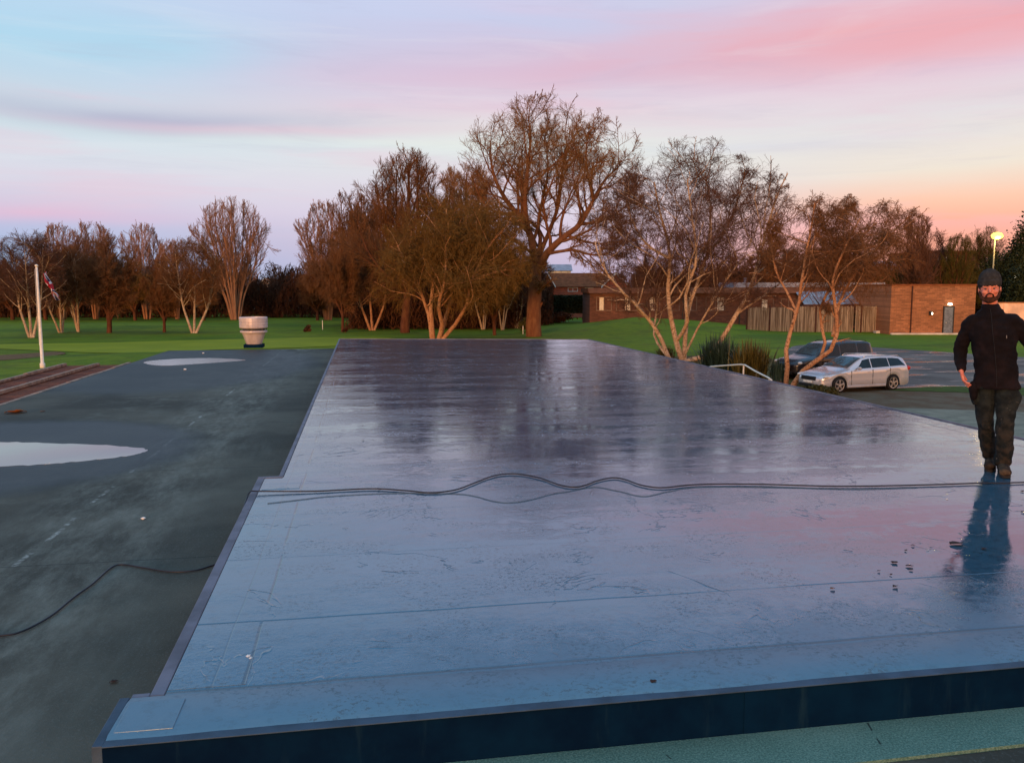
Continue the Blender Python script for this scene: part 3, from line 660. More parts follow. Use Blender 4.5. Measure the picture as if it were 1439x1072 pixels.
gable_house('white_bungalow', 360, 384, 440, 424, 420, 150, 'low white bungalow above the dark hedge by the roof cowl', M['white'], M['roof_grey'], wins=((364,368,427,430),))
gable_house('cream_house', 14, 42, 440, 408, 400, 170, 'cream house glimpsed between trees left of the flagpole', M['render_pale'], M['roof_brown'], wins=((20,24,411,415),(31,35,411,415)))
gable_house('cream_house', 100, 122, 440, 418, 411, 160, 'cream house glimpsed through trees right of the flagpole', M['cream'], M['roof_brown'], wins=((103,107,421,425),(114,118,421,425)))
gable_house('white_house', 1240, 1266, 440, 380, 366, 135, 'pale house glimpsed through branches left of the brick block roof', M['cream'], M['roof_grey'], wins=((1244,1249,384,389),(1254,1260,384,389)))
f = Face('office_block', 1330, 130, 'flat-roofed block with a row of white windows behind trees above the brick block', 'building')
e = f.e; X = f.x; Z = f.z
MB().box(X(1296), X(1372), 0, 12, -.3, Z(356)).build('wall', M['brick_dark'], e)
MB().box(X(1294), X(1374), -.4, 12.4, Z(356)+.003, Z(352.5)).build('roof', M['roof_brown'], e)
for u in (1308,1320,1336,1350): 
    window(f, e, u, u+8, 361, 370); window(f, e, u, u+8, 380, 388)
# ------------------------------------------------------------------ street lamp
f = Face('street_lamp', 1394, 66, 'tall slim street lamp, lit yellow-white, standing behind the man in the woolly hat', 'street lamp')
zt_ = f.z(331)
f.e.location = f.e.location
MB().lathe([(.10,-.1),(.10,1.0),(.065,1.05),(.045,zt_)], 12).build('pole', M['post_paint'], f.e, smooth=True)
MB().add([(-.12,-.12,zt_),(.52,-.12,zt_+.05),(.52,.12,zt_+.05),(-.12,.12,zt_),(-.08,-.08,zt_+.14),(.45,-.08,zt_+.17),(.45,.08,zt_+.17),(-.08,.08,zt_+.14)],
   [(0,3,2,1),(4,5,6,7),(0,1,5,4),(1,2,6,5),(2,3,7,6),(3,0,4,7)]).build('lamp_head', M['pole_paint'], f.e)
lm = bmesh.new(); bmesh.ops.create_uvsphere(lm, u_segments=16, v_segments=10, radius=.3); 
me = bpy.data.meshes.new('lens'); lm.to_mesh(me); lm.free(); me.materials.append(M['lamp_hot'])
o = bpy.data.objects.new('lens', me); C.objects.link(o); o.parent = f.e; o.location = (.12,-.05,zt_-.03); o.scale = (1.5,.9,.9)
pl = bpy.data.lights.new('lamp_light', 'POINT'); pl.energy = 260; pl.color = (1,.74,.28); pl.shadow_soft_size = .25
po = bpy.data.objects.new('lamp_light', pl); C.objects.link(po); po.parent = f.e; po.location = (.1,-.35,zt_-.35)
# small lit lamp far right in the trees
f = Face('wall_lamp', 1427, 96, 'tiny white lit lamp on a thin post among the dark trees at the right edge', 'lamp')
z_ = f.z(390); MB().lathe([(.04,0),(.04,z_-.08)], 8).build('pole', M['dk'], f.e); MB().lathe([(.05,z_-.08),(.16,z_-.04),(.14,z_+.1),(.05,z_+.14)], 12).build('bulb', M['lit'], f.e)
# ------------------------------------------------------------------ flagpole and flag
b = at(60, 517, 0); D_ = dep(517)
fp = empty('flagpole', (b.x, b.y, 0), 0, 'slender white flagpole standing on the grass at the left', 'flagpole')
zt_ = pv(57, 375, D_).z
MB().lathe([(.13,-.1),(.13,.25),(.085,.27),(.075,zt_*.5),(.055,zt_)], 14).build('pole', M['pole_paint'], fp, smooth=True)
MB().lathe([(.02,zt_),(.08,zt_+.02),(.09,zt_+.08),(.02,zt_+.13)], 14).build('finial', M['pole_paint'], fp, smooth=True)
MB().tube([(-.07,-.07,1.2),(-.085,-.085,zt_*.5),(-.07,-.07,zt_-.1)], .008, 5).build('halyard', M['white'], fp)
# flag drooping to the lower right; red, white and blue
t = Mt('flag_cloth', (.5,.1,.1), .85, .2); uvn = t.N.new('ShaderNodeUVMap'); u = t.xyz(uvn.outputs[0])
cu = t.math('SUBTRACT', u[0], .5); cv = t.math('SUBTRACT', u[1], .5)
au, av = t.math('ABSOLUTE', cu), t.math('ABSOLUTE', cv)
dg = t.math('ABSOLUTE', t.math('SUBTRACT', au, av))
cc = t.mix(t.math('LESS_THAN', dg, .13), (.012,.016,.08), (.68,.62,.60)); cc = t.mix(t.math('LESS_THAN', dg, .05), cc, (.45,.02,.03))
w1 = t.math('MAXIMUM', t.math('LESS_THAN', au, .17), t.math('LESS_THAN', av, .17)); w2 = t.math('MAXIMUM', t.math('LESS_THAN', au, .10), t.math('LESS_THAN', av, .10))
cc = t.mix(w1, cc, (.68,.62,.60)); cc = t.mix(w2, cc, (.45,.02,.03)); t.col(cc); M['flag'] = t.m
A = pv(60.5, 380, D_)-fp.location; nU, nV = 26, 14; L1 = D_/F_PX; V = []; Fs = []; UV = []
for i in range(nU+1):
    s = i/nU
    for j in range(nV+1):
        r = j/nV
        lx = (1.0+17.5*s + 2.4*(r-.5)*(.7+.6*s))*L1 ; lz = -(2+36*s**.9 + 4.6*(1-r)*(1.0-.3*s))*L1
        fold = .16*math.sin(r*9+s*4)+.07*math.sin(s*13+r*3)
        q = RGT*lx+FWD*fold; V.append((A.x+q.x, A.y+q.y, A.z+lz+.05*math.sin(r*7+s*9))); UV.append((s, r))
Fs = [(i*(nV+1)+j, (i+1)*(nV+1)+j, (i+1)*(nV+1)+j+1, i*(nV+1)+j+1) for i in range(nU) for j in range(nV)]
fo = MB().add(V, Fs).build('flag', M['flag'], None, smooth=True, fix=False)
fo.location = fp.location
uvl = fo.data.uv_layers.new(name='UVMap')
for l_ in fo.data.loops: uvl.data[l_.index].uv = UV[l_.vertex_index]
so_ = fo.modifiers.new('thick', 'SOLIDIFY'); so_.thickness = .008
tag(fo, 'limp red, white and blue flag hanging from the white flagpole', 'flag')
# ------------------------------------------------------------------ roof cowl on the lower roof
c = at(356, 489, LOW); Dc = c.x*FWD.x+c.y*FWD.y; k_ = Dc/F_PX
t = Mt('cowl_metal', (.45,.36,.32), .5, .5, metal=.1); p = t.obj()
n_ = t.noise(t.scale(p, (1,1,.4)), 4, 5, .6); t.col(t.mix(t.rng(n_, .3, .7), (.42,.36,.35), (.60,.53,.51))); t.rough(.38); t.bump(t.noise(p, 14, 3), .1, .01); M['cowl'] = t.m
cw = empty('roof_cowl', (c.x, c.y+.25, LOW), 0, 'squat flared metal ventilation cowl at the far edge of the lower roof', 'vent')
w_ = lambda px: px*k_
MB().box(-w_(13), w_(13), -w_(13), w_(13), 0, w_(5)).build('kerb', M['navy'], cw, bevel=.01)
MB().lathe([(w_(10.5),w_(5)),(w_(11),w_(6)),(w_(15.5),w_(19)),(w_(16.8),w_(21))], 32).build('flared_base', M['cowl'], cw, smooth=False)
MB().lathe([(w_(17.2),w_(21)),(w_(18.6),w_(21.6)),(w_(18.6),w_(24)),(w_(16.6),w_(24.6))], 32).build('rim_ring', M['cowl'], cw)
MB().lathe([(w_(15.5),w_(24.6)),(w_(15.5),w_(27))], 24).build('gap_ring', M['dk'], cw)
MB().lathe([(w_(17),w_(27)),(w_(18.6),w_(27.6)),(w_(19.4),w_(28.4)),(w_(19.6),w_(31)),(w_(19.1),w_(31.4)),(w_(19.1),w_(32)),(w_(19.6),w_(32.4)),(w_(19.6),w_(35)),(w_(19.1),w_(35.4)),(w_(19.1),w_(36)),(w_(19.6),w_(36.4)),(w_(19.6),w_(42)),(w_(18.8),w_(43.2)),(w_(17.8),w_(43.2)),(w_(17.6),w_(38))], 32).build('drum', M['cowl'], cw)
for i in range(6):
    a = i*PI/3+.3; MB().box(-.015,.015,-.008,.008,w_(24),w_(28)).build('bracket', M['dk'], cw).location = (w_(17.5)*math.cos(a), w_(17.5)*math.sin(a), 0)
# ------------------------------------------------------------------ stair handrail beyond the roof edge
D_ = 25.0
hr = empty('handrail', tuple(pv(1045, HOR, D_).xy)+(0,), 0, 'thin white metal handrail just beyond the right roof edge below the spiky plants', 'handrail')
def hl(u, v, D): return pv(u, v, D)-hr.location
path_ = [hl(985,519,D_+2.5), hl(1000,515,D_+2), hl(1040,512.3,D_), hl(1047,513,D_-.3), hl(1062,522,D_-1.5), hl(1080,531,D_-2.8), hl(1084,534,D_-3), hl(1084.5,541,D_-3.0)]
MB().tube(path_, .024, 10).build('top_rail', M['pole_paint'], hr, smooth=True)
for u, v, dd_ in ((1000,515,2),(1045,513,-.1),(1081,532,-2.8)):
    q = hl(u, v, D_+dd_); MB().tube([(q.x,q.y,-.1),(q.x,q.y,q.z)], .024, 8).build('post', M['pole_paint'], hr)
q0, q1, q2 = hl(1000,515,D_+2), hl(1045,513,D_-.1), hl(1081,532,D_-2.8)
MB().tube([q0-Vector((0,0,.45)), q1-Vector((0,0,.45)), q2-Vector((0,0,.45))], .014, 8).build('mid_rail', M['pole_paint'], hr)
# ------------------------------------------------------------------ cables
M['cable'] = simple('cable_rubber', (.012,.012,.018), .45, .5, bump=0)
M['cable_g'] = simple('cable_grey', (.06,.11,.16), .5, .4, bump=0)
def smooth_pts(P, k=8):
    out = []
    for i in range(len(P)-1):
        p0, p1, p2, p3 = P[max(i-1,0)], P[i], P[i+1], P[min(i+2,len(P)-1)]
        for j in range(k):
            s = j/k; out.append(.5*((2*p1)+(p2-p0)*s+(2*p0-5*p1+4*p2-p3)*s*s+(3*p1-p0-3*p2+p3)*s**3))
    out.append(P[-1]); return out
def add_cable(groups, r, name, label, mat, lift=0):
    P = []
    for z, pts in groups: P += [at(u, v, z+r+.001) for u, v in pts]
    tag(MB().tube(smooth_pts(P), r, 8).build(name, mat, None, smooth=True), label, 'cable')
E1 = [(-60,899),(0,893),(30,887),(70,866),(105,838),(130,820),(155,798),(172,793),(200,797),(240,803),(275,801),(306,793)]
deckline = [(372,694),(440,690),(520,686.5),(570,689),(605,692),(640,688),(665,679),(695,668),(725,665.5),(757,671),(790,682),(815,683.5),(840,675),(862,671),(880,674),(900,681),(930,685),(980,680.5),(1060,680),(1180,683),(1300,681),(1380,678.5),(1439,677.5),(1700,668)]
P = [at(u, v, LOW+.012) for u, v in E1]
k0 = P[-1]; k1 = at(372, 694, DECK+.009)
P += [Vector((-.965, 5.6, LOW+.05)), Vector((-.955, 6.4, LOW+.12)), Vector((-.95, 6.95, DECK-.02)), Vector((-.93, 7.08, DECK+.028)), Vector((-.85,7.12,DECK+.02))]
P += [at(u, v, DECK+.011) for u, v in deckline[1:]]
tag(MB().tube(smooth_pts(P), .0062, 8).build('power_cable', M['cable'], None, smooth=True), 'long black power cable wandering across both roofs', 'cable')
add_cable([(DECK, [(376,707),(420,702),(470,696.5),(560,692.5),(640,693.5),(668,697),(690,703),(715,706),(745,702),(775,694),(800,690),(835,684),(870,690),(905,697),(940,690),(985,684),(1100,684.5),(1200,687),(1290,684.5)])], .0028, 'thin_cable', 'thin grey second cable lying beside the black one on the upper roof', M['cable_g'])
# ------------------------------------------------------------------ debris on the roofs
M['leafd'] = simple('dead_leaf', (.045,.018,.012), .8, .3, bump=0)
M['leafo'] = simple('orange_leaf', (.22,.075,.02), .8, .3, bump=0)
def leaf(u, v, z, s, mat, label, rz, cat='leaf', grp=None, name='fallen_leaf'):
    c = at(u, v, z+.002); nU = 8; R = random.Random(int(u*7+v)); V = []; 
    curl = R.uniform(.2,.6)
    for i in range(nU+1):
        a = i/nU; wd = math.sin(PI*a)**.8*.42*(1+.25*R.uniform(-1,1))
        x = (a-.5)*s; 
        V += [(x, -wd*s, abs(wd*s)*curl+.003*R.random()), (x, 0, .001+.15*s*abs(a-.5)), (x, wd*s, abs(wd*s)*curl*.6)]
    Fs = []
    for i in range(nU):
        for j in range(2): Fs.append((i*3+j, i*3+j+1, (i+1)*3+j+1, (i+1)*3+j))
    o = MB().add(V, Fs).build(name, mat, None, smooth=True, fix=False); o.location = c; o.rotation_euler = (0,0,rz)
    m_ = o.modifiers.new('s','SOLIDIFY'); m_.thickness = .001
    tag(o, label, cat, grp)
for u, v, s, rz, lab in ((1257,790,.075,.5,'dark dead leaf, leftmost of the cluster left of the man\'s reflection'),(1278,795,.07,-.4,'curled dark dead leaf beside the leftmost leaf of the cluster'),(1280,800,.045,.2,'small dead leaf just in front of the curled one'),
     (1273,773,.04,.8,'small dark leaf at the back of the cluster left of the man\'s reflection'),(1283,766,.04,-.5,'tiny dark leaf furthest back in the cluster on the pink reflection'),(1344,764,.16,.1,'long brown twig-like leaf at the edge of the man\'s reflection'),(1383,771,.06,.4,'dark leaf lying within the man\'s reflection'),
     (1235,802,.035,.3,'tiny dark leaf left of the leaf cluster on the wet roof'),(1252,807,.03,1.2,'tiny dark fleck below the leaf cluster'),(1437,690,.06,.9,'dark leaf at the right picture edge just below the cable'),(1438,719,.06,.2,'dark leaf at the right picture edge below the other'),
     (1170,827,.05,.1,'olive leaf on the seam below the pink reflection'),(1258,824,.06,.3,'thin dark leaf on the seam right of the olive leaf'),(510,618,.05,.4,'lone dark speck of leaf on the far left of the wet deck'),
     (918,957,.05,.8,'small dark leaf on the front kerb below the wet deck')):
    leaf(u, v, DECK+.004 if v < 900 else DECK+.02, s*.62, M['leafd'] if '1170' not in str(u) else M['leafo'], lab, rz)
for u, v, s, rz, lab in ((22,580,.30,.2,'clump of orange-brown leaves near the brown lean-to roof'),(60,578,.08,1,'small brown leaf right of the orange-brown clump'),(160,958,.04,.2,'dark fleck of leaf on the green roof near the front corner')):
    leaf(u, v, LOW+.003, s, M['leafo'] if v < 900 else M['leafd'], lab, rz)
def crumb(u, v, z, s, label, mat, seed):
    R = random.Random(seed); bm = bmesh.new(); bmesh.ops.create_icosphere(bm, subdivisions=2, radius=s)
    for vv in bm.verts: vv.co *= R.uniform(.6,1.2); vv.co.z *= .45
    me = bpy.data.meshes.new('mortar_crumb'); bm.to_mesh(me); bm.free(); me.materials.append(mat)
    o = bpy.data.objects.new('mortar_crumb', me); C.objects.link(o); o.location = at(u, v, z+s*.4); tag(o, label, 'debris')
for u, v, z, s, lab in ((349,921,DECK,.012,'white crumb on the wet deck near its front left corner'),(352,924,DECK,.008,'smaller white crumb touching the one near the front left corner'),(201,728,LOW,.022,'white crumb on the green roof left of the step'),(260,519,LOW,.04,'white crumb in front of the far puddle'),(286,496,LOW,.035,'white crumb behind the far puddle'),(1331,701,DECK,.008,'bright speck on the wet deck left of the man\'s reflection')):
    crumb(u, v, z, s, lab, M['white'], int(u))
# ------------------------------------------------------------------ trees
def bark(name, c, c2, c3=None, thr=(.4,.65)):
    t = Mt(name, c, .9, .15); p = t.obj(); n = t.noise(t.scale(p, (1,1,.35)), 3, 5, .65); n2 = t.noise(p, 12, 4, .7)
    cc = t.mix(t.rng(n, *thr), c, c2)
    if c3: cc = t.mix(t.math('MULTIPLY', t.rng(n2, .5, .62), .8), cc, c3)
    t.col(cc); t.bump(n2, .6, .02); return t.m
M['bk_ash'] = bark('bark_ash', (.14,.055,.026), (.20,.090,.040))
M['tw_ash'] = bark('twig_ash', (.24,.115,.042), (.34,.18,.070))
M['bk_birch'] = bark('bark_birch', (.45,.30,.18), (.60,.45,.32), (.10,.035,.018))
M['bk_pink'] = bark('bark_orange', (.38,.18,.085), (.52,.29,.155), (.12,.045,.020))
M['tw_purple'] = bark('twig_purple', (.105,.048,.030), (.16,.080,.050))
M['tw_red'] = bark('twig_red', (.150,.064,.026), (.22,.105,.044))
M['tw_olive'] = bark('twig_olive', (.14,.072,.018), (.21,.115,.030))
M['tw_pale'] = bark('twig_pale', (.28,.14,.080), (.36,.19,.11))
M['bk_white'] = bark('bark_white', (.40,.28,.17), (.58,.46,.33), (.12,.07,.04))
M['bk_dark'] = bark('bark_dark', (.085,.030,.014), (.13,.052,.024))
M['dkbush'] = bark('bush_dark', (.055,.022,.012), (.095,.040,.018))
M['greentw'] = bark('twig_green', (.075,.062,.012), (.13,.095,.022))
def tubes(P, Rr, k):
    """P (N,S,3), Rr (N,S) -> verts, quads"""
    N_, S, _ = P.shape
    T = np.empty_like(P); T[:, 1:-1] = P[:, 2:]-P[:, :-2]; T[:, 0] = P[:, 1]-P[:, 0]; T[:, -1] = P[:, -1]-P[:, -2]
    T /= np.linalg.norm(T, axis=2, keepdims=True)+1e-9
    ref = np.where(np.abs(T[..., 2:3]) < .8, np.array([0,0,1.]), np.array([1.,0,0])) if False else np.broadcast_to(np.array([.31,.87,.38]), T.shape)
    A = np.cross(T, ref); A /= np.linalg.norm(A, axis=2, keepdims=True)+1e-9; B = np.cross(T, A)
    th = np.arange(k)*2*np.pi/k
    V = P[:, :, None]+Rr[:, :, None, None]*(A[:, :, None]*np.cos(th)[None, None, :, None]+B[:, :, None]*np.sin(th)[None, None, :, None])
    base = (np.arange(N_)[:, None, None]*S+np.arange(S-1)[None, :, None])*k; j = np.arange(k)[None, None]
    jn = (j+1) % k
    Q = np.stack([base+j, base+jn, base+k+jn, base+k+j], -1).reshape(-1, 4)
    return V.reshape(-1, 3), Q
def walk(rg, P0, D0, Ls, S, wob, trop):
    N_ = len(P0); P = np.empty((N_, S+1, 3)); P[:, 0] = P0; d = D0.copy()
    for i in range(S):
        d = d+rg.normal(0, wob, (N_, 3))+np.array([0, 0, trop])*(1.0 if trop > 0 else (i+1)/S*2); d /= np.linalg.norm(d, axis=1, keepdims=True)
        P[:, i+1] = P[:, i]+d*(Ls/S)[:, None]
    return P
def children(rg, P, Rr, n, t0, t1, ang, angv, pw=1.0, side=None):
    N_, S1, _ = P.shape
    t = t0+(t1-t0)*((np.arange(n)[None]+rg.random((N_, n)))/n)**pw
    x = t*(S1-1); i = np.clip(x.astype(int), 0, S1-2); fr = (x-i)[..., None]; r = np.arange(N_)[:, None]
    pos = P[r, i]*(1-fr)+P[r, i+1]*fr; dr = P[r, i+1]-P[r, i]; dr /= np.linalg.norm(dr, axis=2, keepdims=True)+1e-9
    rad = Rr[r, i]*(1-fr[..., 0])+Rr[r, i+1]*fr[..., 0]
    rv = rg.normal(0, 1, dr.shape); rv -= (rv*dr).sum(2, keepdims=True)*dr; rv /= np.linalg.norm(rv, axis=2, keepdims=True)+1e-9
    a = np.radians(ang+rg.normal(0, angv, t.shape))[..., None]
    d = dr*np.cos(a)+rv*np.sin(a)
    return pos.reshape(-1, 3), d.reshape(-1, 3), rad.reshape(-1), t.reshape(-1), np.repeat(np.arange(N_), n)
def clip_env(P0, D, Ls, env):
    if env is None: return Ls
    c, r = np.array(env[0]), np.array(env[1])
    q = (P0-c)/r; d = D/r
    a = (d*d).sum(1); b = 2*(q*d).sum(1); cc = (q*q).sum(1)-1
    disc = np.maximum(b*b-4*a*cc, 0); tt = (-b+np.sqrt(disc))/(2*a)
    tt = np.where(cc > 0, .25*Ls, tt)
    tt = tt*(.62+.75*np.abs(np.sin(P0[:, 0]*37.7+P0[:, 2]*91.3)))
    return np.clip(np.minimum(Ls, tt), .12*Ls, None)
def tree_mesh(seed, stems, levels, env=None, bark_m=None, twig_m=None, nbark=1):
    """stems: list of (points, r0, r1). levels: dicts n,t0,t1,ang,angv,len,rr,S,wob,trop,k,rmin"""
    rg = np.random.default_rng(seed); S = 12; PP = []; RR = []
    Ls0 = []
    for pts, r0, r1 in stems:
        pts = np.array(pts, float); m = len(pts)
        seg = np.r_[0, np.cumsum(np.linalg.norm(np.diff(pts, axis=0), axis=1))]
        # catmull-rom resample
        fine = []
        for i in range(m-1):
            p0, p1, p2, p3 = pts[max(i-1,0)], pts[i], pts[i+1], pts[min(i+2,m-1)]
            for s in np.linspace(0, 1, 9)[:-1]: fine.append(.5*((2*p1)+(p2-p0)*s+(2*p0-5*p1+4*p2-p3)*s*s+(3*p1-p0-3*p2+p3)*s**3))
        fine.append(pts[-1]); fine = np.array(fine)
        sg = np.r_[0, np.cumsum(np.linalg.norm(np.diff(fine, axis=0), axis=1))]; tt = np.linspace(0, sg[-1], S+1)
        q = np.stack([np.interp(tt, sg, fine[:, a]) for a in range(3)], -1)
        q[1:-1] += rg.normal(0, .012*sg[-1]/3, (S-1, 3))*.35
        u = np.linspace(0, 1, S+1); PP.append(q); RR.append(r0*(1-u)+r1*u); Ls0.append(sg[-1])
    P = np.array(PP); Rr = np.array(RR); L_ = np.array(Ls0)
    out = [tubes(P, Rr, 10)]; tw = []
    for li, lv in enumerate(levels):
        pos, d, rad, t, par = children(rg, P, Rr, lv['n'], lv.get('t0', .3), lv.get('t1', 1), lv['ang'], lv.get('angv', 10), lv.get('pw', 1))
        d = d+np.array([0, 0, lv.get('up', 0)]); d /= np.linalg.norm(d, axis=1, keepdims=True)
        base = lv['len'] if 'abs' in lv else L_[par]*lv['len']
        Lc = base*(1-lv.get('tf', .5)*t)*rg.uniform(.65, 1.25, len(pos)); Lc = clip_env(pos, d, Lc, env)
        P = walk(rg, pos, d, Lc, lv.get('S', 5), lv.get('wob', .12), lv.get('trop', .03))
        r0 = np.maximum(rad*lv.get('rr', .55), lv.get('rmin', .01))
        u = np.linspace(0, 1, P.shape[1])[None]; Rr = r0[:, None]*(1-u*.72)
        Rr = np.maximum(Rr, lv.get('rmin', .01)*.6); L_ = Lc
        v, q = tubes(P, Rr, lv.get('k', 4)); (out if li < nbark else tw).append((v, q))
    def cat(a):
        o = 0; V = []; Q = []
        for v, q in a: V.append(v); Q.append(q+o); o += len(v)
        return np.concatenate(V), np.concatenate(Q)
    return cat(out), (cat(tw) if tw else None)
TREE_LIB = {}
def make_tree(name, key, loc, label, seed=1, stems=None, levels=None, env=None, bark_m=None, twig_m=None, sc_=1, rz=0, group=None, nbark=1, sx=None, cat='tree'):
    e = empty(name, loc, rz, label, cat, group)
    e.scale = sc_ if isinstance(sc_, tuple) else (sc_,)*3
    if key in TREE_LIB:
        tr, cr = TREE_LIB[key]
        a = tr.copy(); C.objects.link(a); a.parent = e; a.name = 'trunk'
        b = cr.copy(); C.objects.link(b); b.parent = e; b.name = 'crown'
        if bark_m: 
            a.material_slots[0].link = 'OBJECT'; a.material_slots[0].material = bark_m
        if twig_m:
            b.material_slots[0].link = 'OBJECT'; b.material_slots[0].material = twig_m
        return e
    (v, q), tw = tree_mesh(seed, stems, levels, env, nbark=nbark)
    a = np_mesh('trunk', v, q, bark_m, e); b = np_mesh('crown', tw[0], tw[1], twig_m, e)
    TREE_LIB[key] = (a, b); return e
class TP:
    """trees are drawn in metres across the view at their own distance: x right, y away, z up"""
    def __init__(s, u, v, D=None):
        s.D = D or dep(v); s.u = u; p = pv(u, HOR, s.D); s.loc = Vector((p.x, p.y, float(gz(p.x, p.y))-.05)); s.k = s.D/F_PX/math.cos(PITCH)
    def __call__(s, u, v, y=0): return ((u-s.u)*s.k, y, pv(CX, v, s.D).z-s.loc.z)
RZ = -YAW
# -- the big ash in the middle
T = TP(750, 473); Q = T
st = [([Q(750,476),Q(750,440),Q(752,400),Q(752,372)], .72, .52),
      ([Q(752,376),Q(749,335,0),Q(742,312,.5),Q(728,290,.8),Q(712,268,.6),Q(700,245,.2),Q(692,215,0),Q(690,185,-.2)], .40, .05),
      ([Q(744,318,.5),Q(738,290,-.8),Q(738,255,-1.2),Q(742,215,-1),Q(745,180,-.6),Q(742,145,0)], .27, .05),
      ([Q(754,376),Q(768,348,-.8),Q(790,326,-1.2),Q(812,306,-1),Q(828,275,-.8),Q(846,240,0),Q(872,212,.5)], .36, .05),
      ([Q(752,380),Q(760,345,1),Q(772,315,1.8),Q(786,270,2),Q(790,225,1.5),Q(796,180,1)], .26, .05),
      ([Q(756,352,.6),Q(760,322,1.5),Q(756,305,2),Q(762,270,2.5),Q(770,225,2),Q(768,175,1.5)], .2, .04),
      ([Q(768,350,-.8),Q(800,345,-2),Q(825,352,-2.4),Q(848,350,-2.8),Q(868,330,-3)], .17, .04),
      ([Q(812,306,-1),Q(840,300,1),Q(868,285,2),Q(892,262,2)], .17, .04),
      ([Q(728,290,.8),Q(705,285,2),Q(688,278,2.4),Q(674,258,2.2),Q(664,230,2)], .17, .04),
      ([Q(750,350),Q(728,335,-2),Q(704,322,-3),Q(684,310,-3)], .15, .04),
      ([Q(830,272,-.8),Q(822,240,-2),Q(818,210,-2),Q(820,175,-2)], .14, .035)]
lv = [dict(n=16, t0=.18, ang=40, angv=12, len=.55, tf=.45, rr=.55, S=7, wob=.15, trop=.045, k=5, rmin=.04, up=.05),
      dict(n=10, t0=.18, ang=42, angv=14, len=.50, tf=.4, rr=.5, S=5, wob=.18, trop=.04, k=4, rmin=.026),
      dict(n=7, t0=.15, ang=42, angv=14, len=.65, tf=.4, rr=.55, S=4, wob=.20, trop=.05, k=3, rmin=.016),
      dict(n=3, t0=.2, ang=40, angv=14, len=.7, tf=.3, rr=.6, S=3, wob=.18, trop=.05, k=3, rmin=.011)]
make_tree('ash_tree', 'ash', T.loc, 'tallest bare ash tree with thick single trunk in the middle', 3, st, [dict(l) for l in lv], (Q(770,265), (9.3,6.5,9.0)), M['bk_ash'], M['tw_ash'], sc_=(1,1,.94), rz=RZ, nbark=2)
# -- multi-stemmed birch on the right, orange-lit stems
T = TP(965, 507); Q = T
st = [([Q(944,508,-.3),Q(930,470),Q(916,448),Q(896,425,-.5),Q(872,400,-1),Q(850,370,-1.2),Q(838,330,-1)], .135, .03),
      ([Q(962,510),Q(952,480),Q(946,440,.3),Q(942,400,.5),Q(944,350,.6),Q(930,290,.5),Q(920,240,.3)], .17, .035),
      ([Q(964,510),Q(966,470,.3),Q(972,430,.8),Q(985,390,1),Q(998,340,1.2),Q(1000,280,1),Q(990,225,.8)], .14, .03),
      ([Q(966,508),Q(990,498,-.4),Q(1010,475,-.8),Q(1022,445,-1),Q(1040,410,-1),Q(1050,370,-1.2),Q(1062,320,-1),Q(1075,270,-.8),Q(1092,230,-.5)], .16, .03),
      ([Q(952,478),Q(962,450,-1),Q(956,410,-1.5),Q(968,360,-1.8),Q(962,300,-1.8),Q(955,240,-1.5)], .11, .03),
      ([Q(998,345,1.2),Q(1020,320,1.6),Q(1040,270,1.8),Q(1048,225,1.6)], .09, .025),
      ([Q(944,355,.6),Q(915,330,1.6),Q(895,290,2),Q(885,245,2)], .09, .025),
      ([Q(940,500,-.2),Q(926,470,1),Q(932,430,1.6),Q(930,390,2.2),Q(905,350,2.6)], .08, .02),
      ([Q(962,505),Q(975,460,-1),Q(1000,400,-2),Q(1030,350,-2.6),Q(1060,350,-2.6)], .07, .02)]
lvb = [dict(n=15, t0=.28, ang=42, angv=13, len=.58, tf=.45, rr=.5, S=6, wob=.17, trop=.03, k=5, rmin=.022),
      dict(n=11, t0=.12, ang=44, angv=14, len=.52, tf=.4, rr=.5, S=5, wob=.22, trop=.01, k=4, rmin=.014),
      dict(n=8, t0=.15, ang=44, angv=14, len=.60, tf=.4, rr=.6, S=4, wob=.24, trop=-.01, k=3, rmin=.0095),
      dict(n=4, t0=.2, ang=42, angv=14, len=.65, tf=.3, rr=.7, S=3, wob=.22, trop=-.03, k=3, rmin=.0065)]
make_tree('birch_tree', 'birch', T.loc, 'large many-stemmed birch with orange-lit stems right of the roof', 8, st, [dict(l) for l in lvb], (Q(975,330), (5.9,4.6,6.3)), M['bk_birch'], M['tw_purple'], sc_=(1.03,1,.945), rz=RZ)
# -- twisted weeping tree in front of the cars
T = TP(1115, 548, 36.5); Q = T
st = [([Q(1108,560),Q(1110,520),Q(1108,490),Q(1114,462),Q(1122,435),Q(1126,400),Q(1130,360),Q(1136,320),Q(1140,285)], .115, .025),
      ([Q(1112,560),Q(1122,528,-.3),Q(1140,508,-.6),Q(1158,492,-.9),Q(1166,465,-1),Q(1162,430,-1),Q(1156,395,-1),Q(1172,350,-1),Q(1190,310,-1)], .12, .03),
      ([Q(1116,560),Q(1130,530,.3),Q(1148,515,.4),Q(1160,502,.2),Q(1162,480,0),Q(1160,440,.6),Q(1178,400,.9),Q(1205,350,1),Q(1240,310,1)], .09, .025),
      ([Q(1160,470,-1),Q(1172,440,-.4),Q(1188,405,0),Q(1215,365,0),Q(1248,330,.2),Q(1278,300,.2)], .075, .02),
      ([Q(1122,440),Q(1112,410,.6),Q(1100,380,1),Q(1092,340,1),Q(1095,305,1)], .06, .02),
      ([Q(1130,365),Q(1150,330,.6),Q(1175,300,.8),Q(1200,290,.8)], .06, .02)]
